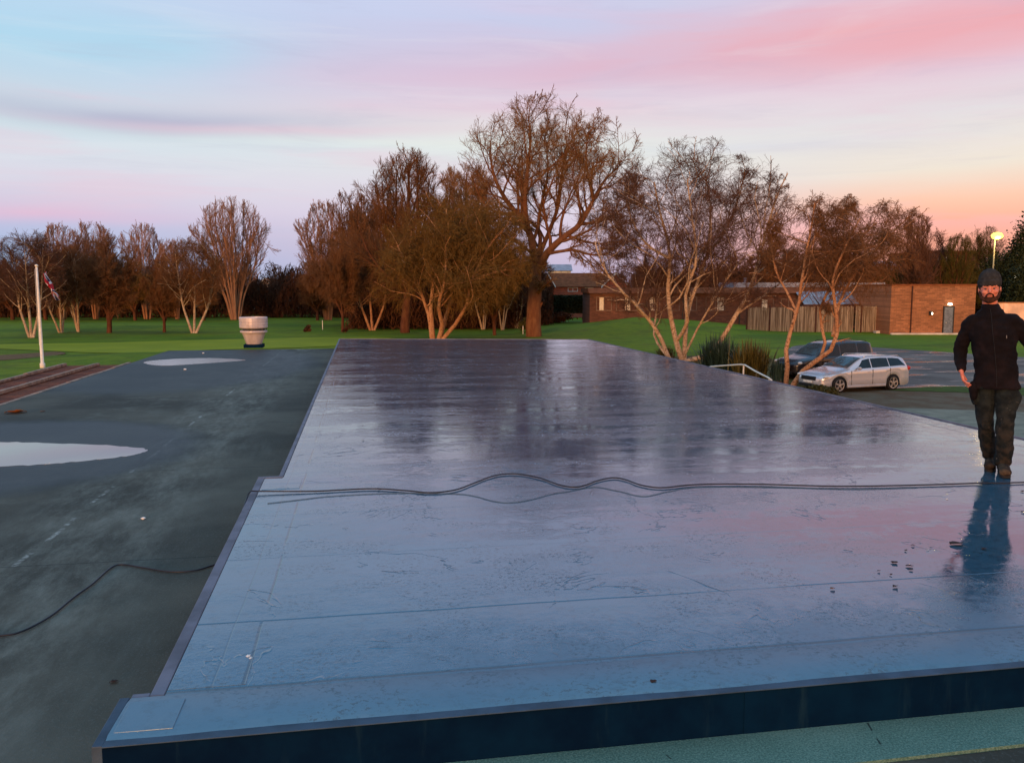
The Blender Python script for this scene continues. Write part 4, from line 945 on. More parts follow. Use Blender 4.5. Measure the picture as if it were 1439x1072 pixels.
lvw = [dict(n=15, t0=.35, ang=48, angv=14, len=.40, tf=.4, rr=.5, S=7, wob=.22, trop=.02, k=5, rmin=.018),
      dict(n=12, t0=.12, ang=50, angv=16, len=.55, tf=.4, rr=.5, S=6, wob=.28, trop=-.03, k=4, rmin=.011),
      dict(n=9, t0=.1, ang=46, angv=16, len=.70, tf=.3, rr=.6, S=6, wob=.26, trop=-.11, k=3, rmin=.0075),
      dict(n=3, t0=.2, ang=40, angv=14, len=.6, tf=.3, rr=.7, S=4, wob=.24, trop=-.13, k=3, rmin=.006)]
make_tree('weeping_tree', 'weep', T.loc, 'twisted weeping tree with bent orange stems in front of the parked cars', 21, st, [dict(l) for l in lvw], (Q(1185,355), (3.75,3.0,2.75)), M['bk_pink'], M['tw_red'], rz=RZ)
# -- olive willow, many stems, left of the ash
T = TP(614, 472, 68); Q = T
st = [([Q(606,476),Q(603,448),Q(595,420),Q(585,392),Q(572,370),Q(560,345)], .17, .05),
      ([Q(608,476),Q(606,450),Q(606,420),Q(612,385),Q(614,340),Q(612,300)], .20, .05),
      ([Q(618,476),Q(624,450,.4),Q(632,425,.8),Q(640,395,1),Q(650,350,1.2),Q(655,300,1)], .18, .05),
      ([Q(622,476),Q(640,455,-.6),Q(655,430,-1),Q(664,395,-1.4),Q(680,360,-1.6),Q(700,330,-1.8)], .17, .05),
      ([Q(616,476),Q(622,455,-.6),Q(618,430,-1.4),Q(628,390,-2),Q(630,330,-2)], .2, .05),
      ([Q(664,395,-1.4),Q(690,385,-2),Q(720,380,-2.4),Q(735,390,-2.6)], .12, .04)]
lvo = [dict(n=16, t0=.3, ang=48, angv=14, len=.55, tf=.4, rr=.5, S=6, wob=.16, trop=.03, k=5, rmin=.04),
      dict(n=12, t0=.12, ang=48, angv=16, len=.55, tf=.4, rr=.5, S=6, wob=.2, trop=-.04, k=4, rmin=.024),
      dict(n=10, t0=.1, ang=44, angv=16, len=.70, tf=.3, rr=.6, S=6, wob=.18, trop=-.12, k=3, rmin=.014),
      dict(n=2, t0=.2, ang=40, angv=14, len=.6, tf=.3, rr=.7, S=3, wob=.18, trop=-.1, k=3, rmin=.012)]
make_tree('willow_tree', 'willow', T.loc, 'olive-brown willow with several leaning orange stems left of the ash', 31, st, [dict(l) for l in lvo], (Q(640,368), (7.6,5.5,5.6)), M['bk_pink'], M['tw_olive'], rz=RZ)
# -- upright lime behind the willow
T = TP(570, 470, 80); Q = T
st = [([Q(568,474),Q(570,440),Q(574,400),Q(573,350),Q(575,300),Q(577,222)], .48, .05),
      ([Q(572,400),Q(585,360),Q(598,310),Q(604,255)], .24, .05),([Q(572,405),Q(555,360),Q(543,310),Q(540,255)], .24, .05),
      ([Q(572,380),Q(560,340,1),Q(556,280,1.5),Q(558,235,1.2)], .2, .05),([Q(573,380),Q(590,350,-1),Q(590,290,-1.5),Q(592,240,-1)], .2, .05),
      ([Q(570,410),Q(545,385,-1.5),Q(520,350,-1.5),Q(508,310,-1)], .18, .05),([Q(573,410),Q(605,380,-1.5),Q(628,340,-1.5),Q(640,300,-1)], .18, .05)]
lvu = [dict(n=20, t0=.15, ang=38, angv=9, len=.42, tf=.5, rr=.5, S=6, wob=.11, trop=.10, k=5, rmin=.035),
      dict(n=12, t0=.12, ang=34, angv=12, len=.52, tf=.4, rr=.5, S=5, wob=.14, trop=.09, k=4, rmin=.022),
      dict(n=9, t0=.1, ang=34, angv=12, len=.6, tf=.3, rr=.6, S=4, wob=.14, trop=.06, k=3, rmin=.016)]
make_tree('lime_tree', 'lime', T.loc, 'tall upright bare tree with dark trunk rising behind the olive willow', 41, st, [dict(l) for l in lvu], (Q(575,330), (7.0,5,7.9)), M['bk_dark'], M['tw_red'], rz=RZ)
# -- fan poplar
T = TP(330, 447, 112); Q = T
st = []
R = random.Random(4)
for i in range(17):
    a = (i-8)/8.0; uu = 330+a*R.uniform(44,54); yy = R.uniform(-3,3)
    vt = 288+abs(a)**2*52+R.uniform(-3,8)
    st.append(([Q(330+a*5,449,yy*.15),Q(330+a*12,415,yy*.4),Q(330+a*28,370,yy*.8),Q(326+(uu-330)*.86,330,yy),Q(326+(uu-330)*.98,vt,yy*1.1)], .17-.03*abs(a), .03))
lvp = [dict(n=18, t0=.25, ang=24, angv=7, len=.28, tf=.4, rr=.45, S=5, wob=.07, trop=.09, k=4, rmin=.04),
      dict(n=8, t0=.15, ang=26, angv=8, len=.5, tf=.4, rr=.5, S=4, wob=.09, trop=.08, k=3, rmin=.022),
      dict(n=4, t0=.15, ang=26, angv=8, len=.5, tf=.3, rr=.7, S=3, wob=.09, trop=.06, k=3, rmin=.02)]
make_tree('poplar_tree', 'fan', T.loc, 'fan-shaped pale poplar standing alone behind the roof cowl', 51, st, [dict(l) for l in lvp], (Q(330,352), (6.3,5,6.9)), M['tw_pale'], M['tw_pale'], rz=RZ)
# -- taller grove poplar (library shape)
T = TP(460, 450, 112); Q = T
st = []
for i in range(11):
    a = (i-5)/5.0; yy = R.uniform(-2.5,2.5); vt = 282+abs(a)*44+R.uniform(-4,10)
    st.append(([Q(460+a*4,453,yy*.15),Q(460+a*10,415,yy*.4),Q(460+a*22,370,yy*.8),Q(460+a*32,330,yy),Q(460+a*38,vt,yy*1.1)], .14, .03))
lvg = [dict(n=18, t0=.2, ang=26, angv=8, len=.28, tf=.4, rr=.45, S=5, wob=.08, trop=.08, k=4, rmin=.04),
      dict(n=9, t0=.15, ang=28, angv=8, len=.5, tf=.4, rr=.5, S=4, wob=.1, trop=.07, k=3, rmin=.026),
      dict(n=6, t0=.15, ang=28, angv=8, len=.5, tf=.3, rr=.7, S=3, wob=.1, trop=.05, k=3, rmin=.02)]
make_tree('poplar_tree', 'grove', T.loc, 'pale poplar fanning out at the left end of the middle group of trees', 61, st, [dict(l) for l in lvg], (Q(460,355), (5,4,6.9)), M['tw_pale'], M['tw_pale'], rz=RZ)
GZ = 1.0
def place(name, key, u, v, vtop, label, w=1.0, twig=None, bk=None, rot=0, D=None, group=None):
    """a further tree of a kind: D from its foot row, height from the row its top reaches"""
    D = D or dep(v); p = pv(u, HOR, D); z0 = float(gz(p.x, p.y))-.05
    h = pv(CX, vtop, D).z-z0; s = h/LIBH[key]
    return make_tree(name, key, (p.x, p.y, z0), label, sc_=(s*w, s*w, s), rz=RZ+rot, bark_m=bk, twig_m=twig, group=group)
def libh(key): return max(v.co.z for v in TREE_LIB[key][1].data.vertices)
# small library: leggy V-birch, round red thicket tree
def vbirch(key, seed):
    R = random.Random(seed); st = []
    n = 3
    for i in range(n):
        a = (i-1)/1.0; x1 = a*R.uniform(.9,1.6); y1 = R.uniform(-.8,.8)
        st.append(([(a*.12,0,-.1),(x1*.5,y1*.3,1.3),(x1*.85,y1*.6,2.6),(x1*1.1,y1,4.6),(x1*1.35,y1*1.2,7.4)], .13, .03))
    lv = [dict(n=20, t0=.30, ang=48, angv=12, len=.48, tf=.35, rr=.5, S=5, wob=.15, trop=.03, k=4, rmin=.03),
          dict(n=14, t0=.1, ang=46, angv=14, len=.6, tf=.4, rr=.5, S=4, wob=.18, trop=.0, k=3, rmin=.02),
          dict(n=9, t0=.1, ang=44, angv=14, len=.65, tf=.3, rr=.6, S=3, wob=.18, trop=-.03, k=3, rmin=.012)]
    return st, lv, ((0,0,5.3), (3.1,2.6,4.0))
PB = [TP(270, 468), TP(40, 474), TP(147, 467)]
for key, seed in (('vb1', 71), ('vb2', 83)):
    st, lv, env = vbirch(key, seed)
    T = PB[0] if key == 'vb1' else PB[1]
    make_tree('birch_tree', key, T.loc, 'small birch with a white V of two stems left of the roof cowl' if key == 'vb1' else 'small pale-stemmed birch left of the flagpole', seed, st, lv, env, M['bk_white'], M['tw_red'] if key == 'vb1' else M['tw_purple'], rz=RZ)
st = [([(0,0,-.1),(.1,0,1.5),(0,.1,3.2),(.1,0,5.5),(0,0,8.2)], .24, .04)]+[([(0,0,1.0+.3*i),(math.cos(i*1.3)*1.2,math.sin(i*1.3)*1.2,3+.3*i),(math.cos(i*1.3)*2.2,math.sin(i*1.3)*2.0,5.6+.2*i)], .13, .03) for i in range(7)]
lvr = [dict(n=19, t0=.15, ang=44, angv=12, len=.36, tf=.35, rr=.5, S=5, wob=.14, trop=.06, k=4, rmin=.03),
       dict(n=13, t0=.1, ang=42, angv=14, len=.6, tf=.4, rr=.5, S=4, wob=.16, trop=.04, k=3, rmin=.021),
       dict(n=10, t0=.1, ang=42, angv=14, len=.65, tf=.3, rr=.6, S=3, wob=.16, trop=.02, k=3, rmin=.012)]
T = TP(150, 468)
make_tree('small_tree', 'round', T.loc, 'bushy red-brown tree on a short dark trunk right of the flagpole', 91, st, lvr, ((0,0,5.2), (3.3,3.0,4.1)), M['bk_dark'], M['tw_red'], rz=RZ)
LIBH = {k: libh(k) for k in TREE_LIB}
# left wood
for (nm, key, u, v, vt, w_, tw_, bk_, rot, lab) in (
    ('birch_tree','vb2',82,468,345,.9,'tw_purple','bk_white',1.2,'slim pale birch standing just right of the flagpole'),
    ('birch_tree','vb1',107,467,340,.95,'tw_red','bk_white',2.2,'pale forked birch between the flagpole and the bushy red-brown tree'),
    ('small_tree','round',228,467,352,.8,'tw_red','bk_dark',1,'low red-brown tree with forked trunk left of the white V birch'),
    ('poplar_tree','grove',85,448,309,1.1,'tw_pale','tw_pale',.6,'pale poplar at the left end of the row behind the flagpole'),
    ('poplar_tree','grove',132,448,307,1.05,'tw_pale','tw_pale',2.1,'pale poplar second from the left behind the bushy tree'),
    ('poplar_tree','grove',205,448,309,1.0,'tw_pale','tw_pale',3.4,'pale poplar in the middle of the left wood'),
    ('poplar_tree','grove',248,448,332,.9,'tw_pale','tw_pale',4.6,'lower pale poplar left of the fan-shaped poplar'),
    ('small_tree','round',15,449,358,1.3,'tw_purple','bk_dark',2,'grey-brown tree at the left picture edge'),
    ('small_tree','round',62,449,345,1.1,'tw_purple','bk_dark',3,'purple-brown tree behind the flagpole'),
    ('small_tree','round',105,450,330,1.1,'tw_purple','bk_dark',.3,'dark purple-brown tree behind the forked birch'),
    ('small_tree','round',150,450,338,1.0,'tw_red','bk_dark',1.9,'reddish tree hidden behind the bushy red-brown one'),
    ('small_tree','round',188,450,362,1.1,'tw_olive','bk_dark',2.9,'orange-brown bushy tree in the middle of the left wood'),
    ('small_tree','round',230,450,366,1.0,'tw_olive','bk_dark',4.4,'orange-brown bushy tree behind the low red-brown tree'),
    ('small_tree','round',285,450,372,1.0,'tw_red','bk_dark',5.2,'dark red bushy tree under the fan-shaped poplar'),
    ('small_tree','round',-25,449,350,1.4,'tw_purple','bk_dark',5,'grey-brown tree just outside the left edge'),
    # middle wood
    ('small_tree','round',480,466,320,.62,'tw_red','bk_dark',.8,'slender red-brown tree at the left of the middle group'),
    ('poplar_tree','grove',498,450,262,1.05,'tw_red','tw_red',1.5,'tall reddish poplar in the left half of the middle group'),
    ('poplar_tree','grove',540,450,258,1.0,'tw_red','tw_red',2.9,'tall reddish poplar beside the lime in the middle group'),
    ('birch_tree','vb1',522,464,335,1.1,'tw_red','bk_pink',.4,'birch with orange V-shaped foot left of the dark lime trunk'),
    ('birch_tree','vb2',679,463,330,.8,'tw_olive','bk_white',.9,'thin white-footed birch behind the willow'),
    ('birch_tree','vb1',706,464,345,.7,'tw_olive','bk_white',3.9,'thin white-stemmed birch left of the ash trunk'),
    ('small_tree','round',695,471,318,.7,'tw_olive','bk_dark',4,'dark-trunked tree between the willow and the ash'),
    ('birch_tree','vb2',726,462,352,.8,'tw_purple','bk_white',2.6,'small white-stemmed birch close behind the ash trunk'),
    ('small_tree','round',640,452,312,1.2,'tw_olive','bk_dark',2.3,'olive bushy tree far behind the willow'),
    ('small_tree','round',590,452,320,1.2,'tw_red','bk_dark',3.3,'red bushy tree far behind the dark lime trunk'),
    ('small_tree','round',735,452,330,1.2,'tw_purple','bk_dark',.9,'dark brown bushy tree far behind the ash trunk'),
    ('small_tree','round',445,450,368,1.2,'tw_red','bk_dark',1.7,'low red-brown tree at the left foot of the pale poplar'),
    ('willow_tree','willow',672,460,322,1.1,'tw_olive','bk_dark',2.4,'second olive-brown willow filling the gap left of the ash trunk'),
    ('willow_tree','willow',520,458,318,1.0,'tw_red','bk_dark',3.7,'red-brown spreading tree left of the dark lime trunk'),
    ('lime_tree','lime',655,455,220,1.05,'tw_ash','bk_ash',1.4,'tall bare tree with pale top just left of the ash crown'),
    # behind the brick building
    ('small_tree','round',905,452,350,1.2,'tw_purple','bk_dark',.3,'purple-brown tree behind the left end of the brick building'),
    ('small_tree','round',985,452,356,1.2,'tw_purple','bk_dark',1.1,'purple-brown tree behind the middle of the brick building'),
    ('small_tree','round',1035,450,352,1.2,'tw_red','bk_dark',2.3,'red-brown tree behind the brick building right of the birch'),
    ('small_tree','round',1085,452,325,1.2,'tw_red','bk_dark',4.1,'dark red-brown tree behind the roof vents of the brick building'),
    ('small_tree','round',1130,452,318,1.2,'tw_purple','bk_dark',5.5,'dark tree behind the twisted weeping tree'),
    ('small_tree','round',1200,455,330,1.2,'tw_red','bk_dark',3.6,'dark red-brown tree behind the covered way'),
    ('lime_tree','lime',1285,455,292,.75,'tw_purple','bk_dark',.9,'dark upright tree behind the left part of the brick block'),
    ('small_tree','round',1322,452,318,1.0,'tw_purple','bk_dark',2.8,'dark twiggy tree behind the middle of the brick block'),
    ('lime_tree','lime',1345,455,322,.7,'greentw','bk_dark',3.3,'greenish twiggy tree above the right end of the brick block'),
    ('ash_tree','ash',1385,452,312,.75,'greentw','bk_dark',1.9,'broad green-brown tree behind the street lamp'),
    ('ash_tree','ash',1450,453,330,.7,'greentw','bk_dark',3.9,'green-brown tree at the right edge right of the street lamp'),
    ('small_tree','round',1260,452,352,1.0,'greentw','bk_dark',5.0,'green-brown tree behind the dark end of the covered way'),
    ('small_tree','round',1300,452,365,1.2,'greentw','bk_dark',1.0,'low olive tree behind the brick block roof'),
    ('small_tree','round',1400,454,350,1.1,'greentw','bk_dark',2.0,'low olive tree behind the man\'s hat'),):
    dd_ = None
    place(nm, key, u, v, vt, lab, w_, M[tw_], M[bk_], rot)
print('trees', len(TREE_LIB), sum(len(o.data.polygons) for k in TREE_LIB.values() for o in k))
# -- leafy masses
def leafmass(name, cen, rad, n, size, mat, seed, parent=None, flat=.5):
    rg = np.random.default_rng(seed); Vs = []; Qs = []
    cl = rg.normal(0, 1, (max(6, n//120), 3)); cl /= np.linalg.norm(cl, axis=1, keepdims=True); cl *= rg.uniform(.45, 1.0, (len(cl), 1))
    idx = rg.integers(0, len(cl), n); p = cl[idx]+rg.normal(0, .20, (n, 3)); p = p*np.array(rad)+np.array(cen)
    a = rg.normal(0, 1, (n, 3)); a /= np.linalg.norm(a, axis=1, keepdims=True); b = rg.normal(0, 1, (n, 3)); b -= (a*b).sum(1, keepdims=True)*a; b /= np.linalg.norm(b, axis=1, keepdims=True)
    s = size*rg.uniform(.5, 1.3, (n, 1)); V = np.stack([p-a*s, p+b*s*flat, p+a*s, p-b*s*flat], 1).reshape(-1, 3)
    Qd = np.arange(4*n).reshape(-1, 4); return np_mesh(name, V, Qd, mat, parent, smooth=False)
def leaf_mat(name, c1, c2):
    t = Mt(name, c1, .75, .3); n_ = t.noise(t.obj(), 1.3, 3, .6); n2 = t.N.new('ShaderNodeNewGeometry')
    t.col(t.mix(n2.outputs['Random Per Island'], c1, c2)); return t.m
M['ev'] = leaf_mat('evergreen_leaf', (.010,.016,.005), (.030,.040,.010))
M['ivy'] = leaf_mat('ivy_leaf', (.035,.035,.008), (.085,.075,.018))
M['hedge'] = leaf_mat('hedge_leaf', (.016,.020,.006), (.040,.042,.012))
def evergreen(u, v, vt, wpx, label, seed, mat='ev', n=9000, name='evergreen_tree', D=None, size=.16):
    D = D or dep(v); p = pv(u, HOR, D); e = empty(name, (p.x, p.y, float(gz(p.x,p.y))-.05), RZ, label, 'tree')
    h = pv(CX, vt, D).z; w_ = wpx*D/F_PX/2
    MB().tube([(0,0,0),(.1,0,h*.4),(0,.05,h*.8)], [.22,.16,.05], 8).build('trunk', M['bk_dark'], e)
    leafmass('crown', (0,0,h*.56), (w_*.82, w_*.7, h*.40), n, size, M[mat], seed, e)
evergreen(1436, 455, 306, 56, 'dense dark evergreen at the right edge beside the street lamp', 1, n=16000)
evergreen(1412, 455, 352, 60, 'dark low evergreen directly behind the street lamp', 2, n=9000)
evergreen(1445, 458, 372, 60, 'dark evergreen bush behind the peach wall', 3, n=9000)
def shrub(u, v, vt, wpx, label, seed, mat, n=2500, D=None, size=.10, name='shrub'):
    D = D or dep(v); p = pv(u, HOR, D); e = empty(name, (p.x, p.y, float(gz(p.x,p.y))-.03), RZ, label, 'shrub')
    h = pv(CX, vt, D).z-e.location.z; w_ = wpx*D/F_PX/2
    MB().tube([(0,0,0),(.03,0,h*.6)], [.05,.02], 6).build('stem', M['bk_dark'], e)
    leafmass('foliage', (0,0,h*.48), (w_*.8, w_*.7, h*.42), n, size, M[mat], seed, e)
evh = empty('clipped_hedge', tuple(pv(795, HOR, 100).xy)+(0,), RZ, 'dark green clipped hedge below the red brick house', 'hedge')
k_ = 100/F_PX
rg = np.random.default_rng(5); n = 14000
p = np.stack([rg.uniform(-32,32,n)*k_, rg.uniform(-.8,.8,n), rg.uniform(.2, 1, n)**.6*(H-11*k_)], -1); a = rg.normal(0,1,(n,3)); a /= np.linalg.norm(a,axis=1,keepdims=True); b = rg.normal(0,1,(n,3)); b -= (a*b).sum(1,keepdims=True)*a; b /= np.linalg.norm(b,axis=1,keepdims=True)
s = .13; np_mesh('foliage', np.stack([p-a*s,p+b*s*.6,p+a*s,p-b*s*.6],1).reshape(-1,3), np.arange(4*n).reshape(-1,4), M['hedge'], evh, False)
evh['category'] = 'hedge'
shrub(430, 466, 457, 12, 'small round dark bush on the grass left of the wet roof', 11, 'dkbush', 500, size=.12)
shrub(484, 467, 459, 8, 'tiny dark bush at the foot of the slender tree', 12, 'dkbush', 300, size=.1)
shrub(740, 468, 446, 30, 'brown bush at the left foot of the ash trunk', 14, 'ivy', 1500, size=.12)
shrub(782, 456, 436, 44, 'brown bush just right of the ash trunk', 15, 'dkbush', 2200, size=.14)
shrub(832, 452, 438, 30, 'dark bush at the left end of the brick building', 16, 'dkbush', 1500, size=.14)
shrub(1160, 560, 541, 50, 'leafy green bush beneath the silver estate car bonnet', 17, 'ivy', 3500, D=33.5, size=.06)
shrub(1145, 560, 520, 30, 'dark bush at the foot of the twisted tree', 18, 'hedge', 1500, D=35.5, size=.06)
M['post_w'] = M['white']
for u, v, vt, lab in ((452,463,450,'thin white marker post on the grass left of the slender tree'),(735,470,458,'thin white marker post near the ash trunk')):
    D = dep(v); p = pv(u, HOR, D); e = MB().lathe([(.035,-.1),(.035,pv(CX,vt,D).z-.06),(.02,pv(CX,vt,D).z)], 8).build('marker_post', M['white']); e.location = (p.x,p.y,0); tag(e, lab, 'post')
# dark far-off undergrowth behind the grass: one mass nobody could count
def thicket(name, l0, l1, d0, d1, hfun, n, seed, mat, size=.5):
    rg = np.random.default_rng(seed); l = rg.uniform(l0, l1, n); d = rg.uniform(d0, d1, n)
    hh = hfun(l)*(.75+.35*np.sin(l*.9+d*.5)*np.sin(l*.37+1)+.15*rg.random(n)); z = hh*rg.random(n)**.8
    x = l*RGT.x+d*FWD.x; y = l*RGT.y+d*FWD.y; p = np.stack([x, y, z], -1)
    a = rg.normal(0, .55, (n,3)); a[:,2] += 1; a /= np.linalg.norm(a,axis=1,keepdims=True); b = rg.normal(0,1,(n,3)); b -= (a*b).sum(1,keepdims=True)*a; b /= np.linalg.norm(b,axis=1,keepdims=True)
    s = size*rg.uniform(.5,1.3,(n,1)); V = np.stack([p-a*s, p+b*s*.12, p+a*s, p-b*s*.12], 1).reshape(-1,3)
    o = np_mesh(name, V, np.arange(4*n).reshape(-1,4), mat, None, False); tag(o, kind='stuff'); return o
thicket('undergrowth', -85, 2, 119, 126, lambda l: 6.2+0*l, 90000, 3, M['dkbush'], .45)['label'] = 'dark undergrowth along the far edge of the grass'
thicket('undergrowth', -110, 0, 135, 150, lambda l: 7.5+0*l, 50000, 4, bark('bush_brown', (.05,.022,.012), (.085,.042,.02)), .6)['label'] = 'brown scrub beyond the dark undergrowth'
thicket('undergrowth', -2, 4.5, 92, 104, lambda l: 5.0+0*l, 16000, 6, M['dkbush'], .4)['label'] = 'dark undergrowth behind the ash'
thicket('undergrowth', -17, 1, 86, 98, lambda l: 4.6+0*l, 42000, 9, M['dkbush'], .4)['label'] = 'dark undergrowth between the willow and the birches'
thicket('undergrowth', 17, 95, 108, 122, lambda l: 6.0+.02*l, 90000, 8, bark('bush_mix', (.040,.018,.011), (.075,.036,.018)), .6)['label'] = 'brown scrub behind the brick buildings'
# ------------------------------------------------------------------ spiky plants
t = Mt('blade_green', (.03,.06,.04), .5, .4); n2 = t.N.new('ShaderNodeNewGeometry'); t.col(t.mix(n2.outputs['Random Per Island'], (.010,.026,.020), (.040,.070,.050))); M['blade_b'] = t.m
t = Mt('blade_olive', (.05,.05,.02), .5, .4); n2 = t.N.new('ShaderNodeNewGeometry'); t.col(t.mix(n2.outputs['Random Per Island'], (.028,.026,.006), (.14,.11,.028))); M['blade_o'] = t.m
def spiky(u, v, vt, wpx, D, label, mat, n, seed):
    rg = np.random.default_rng(seed); p = pv(u, HOR, D); e = empty('spiky_plant', (p.x, p.y, 0), RZ, label, 'plant')
    h = pv(CX, vt, D).z; w_ = wpx*D/F_PX/2; S = 6
    az_ = rg.uniform(0, 2*np.pi, n); tilt = rg.uniform(.05, 1.0, n)**.8; L_ = h*rg.uniform(.65, 1.08, n); wd = rg.uniform(.025, .05, n)
    bx = rg.normal(0, w_*.28, n); by = rg.normal(0, w_*.28, n); V = np.empty((n, S+1, 2, 3))
    for i in range(S+1):
        s = i/S; out = tilt*w_*.95*(s+.5*s*s)/1.5*1.0; zz = L_*(s-.35*tilt*s*s)
        cx_, cy_ = bx+np.cos(az_)*out, by+np.sin(az_)*out; hw = wd*(1-s**2)*.9+.002
        V[:, i, 0] = np.stack([cx_-np.sin(az_)*hw, cy_+np.cos(az_)*hw, zz], -1); V[:, i, 1] = np.stack([cx_+np.sin(az_)*hw, cy_-np.cos(az_)*hw, zz], -1)
    base = (np.arange(n)[:, None]*(S+1)+np.arange(S)[None])*2; base = base.ravel()
    np_mesh('blades', V.reshape(-1,3), np.stack([base, base+1, base+3, base+2], -1), mat, e, True)
    MB().lathe([(.35,-.05),(.3,.12),(.1,.3)], 12).build('root_clump', M['bk_dark'], e)
spiky(1012, 530, 463, 66, 41, 'large dark blue-green spiky plant right of the birch', M['blade_b'], 520, 1)
spiky(1058, 535, 473, 62, 39, 'olive and brown spiky plant behind the handrail', M['blade_o'], 620, 2)
spiky(1098, 540, 500, 26, 37, 'small dark spiky plant left of the twisted tree foot', M['blade_b'], 200, 3)
spiky(938, 515, 482, 34, 50, 'tufted olive plant at the left foot of the birch', M['blade_o'], 200, 4)
# ------------------------------------------------------------------ cars
def paint(name, c, rough=.28, metal=.3, dirt=(.2,.16,.12), flake=0):
    t = Mt(name, c, rough, .6, metal); t.b.inputs['Coat Weight'].default_value = .7; t.b.inputs['Coat Roughness'].default_value = .06
    p = t.obj(); x = t.xyz(p); n = t.noise(p, 3, 5, .65)
    d = t.math('MULTIPLY', t.rng(x[2], .15, .55, 1, 0), t.rng(n, .3, .6, .3, 1)); t.col(t.mix(t.math('MULTIPLY', d, .5), c, dirt)); t.rough(t.math('ADD', rough, t.math('MULTIPLY', d, .3))); return t.m
M['silver'] = paint('silver_paint', (.56,.57,.60), .26, .45); M['black_car'] = paint('dark_paint', (.012,.008,.009), .35, .1, (.06,.05,.04))
M['glass_car'] = simple('car_glass', (.008,.014,.018), .06, .45, var=.2, bump=0)
M['glass_ws'] = simple('windscreen_glass', (.05,.08,.09), .05, .9, var=.2, bump=0)
M['rubber'] = simple('rubber', (.012,.012,.013), .75, .3); M['alloy'] = simple('alloy', (.50,.49,.48), .3, .6, metal=.7, bump=0)
M['black_pl'] = simple('black_plastic', (.010,.010,.011), .5, .4); M['hl'] = simple('headlight_glass', (.62,.62,.60), .12, .8, bump=0)
M['tl'] = simple('tail_light_glass', (.32,.015,.012), .2, .7, bump=0); M['plate'] = simple('number_plate', (.7,.68,.6), .5, .4, bump=0)
def lerp_tab(tab, x):
    xs = [a for a, _ in tab]; return float(np.interp(x, xs, [b for _, b in tab]))
def car(name, loc, rz, label, prof, body_m, panes, Lc):
    zt = lambda x: lerp_tab(prof['top'], x); zb = lambda x: lerp_tab(prof['belt'], x); wf = lambda x: lerp_tab(prof['w'], x)
    wr = lambda x: min(wf(x)*.93, lerp_tab(prof['wr'], x)); wx = prof['wheels']; R = prof['R']
    e = empty(name, loc, rz, label, 'car'); cx = Lc/2
    st = sorted(set([round(Lc*i/70, 4) for i in range(71)]+[round(a+R*1.16*math.cos(t*PI/14), 4) for a in wx for t in range(15)]))
    rows = []
    for x in st:
        w_, b_, t_ = wf(x), min(zb(x), zt(x)-.02), zt(x); r_ = wr(x); lo = lerp_tab(prof['low'], x)
        for a in wx:
            if abs(x-a) < R*1.16: lo = max(lo, R+math.sqrt(max(0, (R*1.16)**2-(x-a)**2))-.02)
        lo = min(lo, b_-.12); dz = b_-lo
        half = [(w_*.955, lo), (w_*.99, lo+dz*.18), (w_*1.0, lo+dz*.45), (w_*.985, lo+dz*.66), (w_*.995, lo+dz*.76), (w_*.975, b_-.035), (w_*.945, b_)]
        h2 = max(t_-.07, b_+.002)
        for s in (.33, .66, 1): half.append((w_*.945+(r_-w_*.945)*s, b_+(h2-b_)*s))
        half += [(r_*.93, t_-.028), (r_*.75, t_-.011), (r_*.4, t_-.003), (0, t_)]
        rows.append([(x-cx, -y, z) for y, z in half]+[(x-cx, y, z) for y, z in half[:-1][::-1]])
    n = len(rows[0]); V = [p for r in rows for p in r]
    Fs = [(i*n+j, (i+1)*n+j, (i+1)*n+j+1, i*n+j+1) for i in range(len(rows)-1) for j in range(n-1)]
    Fs += [tuple(range(n)), tuple(range((len(rows)-1)*n, len(rows)*n))[::-1]]
    # floor pan
    o = MB().add(V, Fs).build('body', body_m, e, smooth=True)
    MB().box(-cx+.25, cx-.25, -wf(cx)*.80, wf(cx)*.80, .20, .36).build('underbody', M['black_pl'], e)
    for a in wx:
        MB().lathe([(R*1.14,-.76*1),(R*1.14,.76)], 24, 'y', (a-cx, 0, R)).build('wheel_well', M['black_pl'], e)
    def side_y(x, z):
        b_, t_ = zb(x), zt(x)-.07; s = min(max((z-b_)/max(t_-b_,.01), 0), 1); return wf(x)*.945+(wr(x)-wf(x)*.945)*s
    for (x0b, x0t, x1b, x1t, kind) in panes:
        for sg in (-1, 1):
            V = []; nx_, nz = 12, 5
            for i in range(nx_+1):
                for j in range(nz+1):
                    s, r = i/nx_, j/nz; x = (x0b+(x1b-x0b)*s)*(1-r)+(x0t+(x1t-x0t)*s)*r; lo = zb(x)+.025; hi = zt(x)-.10; z = lo+(hi-lo)*r
                    V.append((x-cx, sg*(side_y(x, z)+.006), z))
            Fs = [(i*(nz+1)+j, (i+1)*(nz+1)+j, (i+1)*(nz+1)+j+1, i*(nz+1)+j+1) for i in range(nx_) for j in range(nz)]
            MB().add(V, Fs).build('side_window', M['glass_car'], e, smooth=True, fix=False)
    def top_patch(nm, x0, x1, k, mat, off=.007):
        V = []; nx_, ny = 10, 12
        for i in range(nx_+1):
            x = x0+(x1-x0)*i/nx_
            for j in range(ny+1):
                y = (j/ny*2-1)*wr(x)*k; q = abs(y)/wr(x); dz = np.interp(q, [0,.4,.75,.93], [0,.003,.011,.028]); V.append((x-cx, y, zt(x)-dz+off))
        Fs = [(i*(ny+1)+j, (i+1)*(ny+1)+j, (i+1)*(ny+1)+j+1, i*(ny+1)+j+1) for i in range(nx_) for j in range(ny)]
        MB().add(V, Fs).build(nm, mat, e, smooth=True, fix=False)
    top_patch('windscreen', prof['ws'][0], prof['ws'][1], .90, M['glass_ws']); top_patch('rear_window', prof['rw'][0], prof['rw'][1], .82, M['glass_car'])
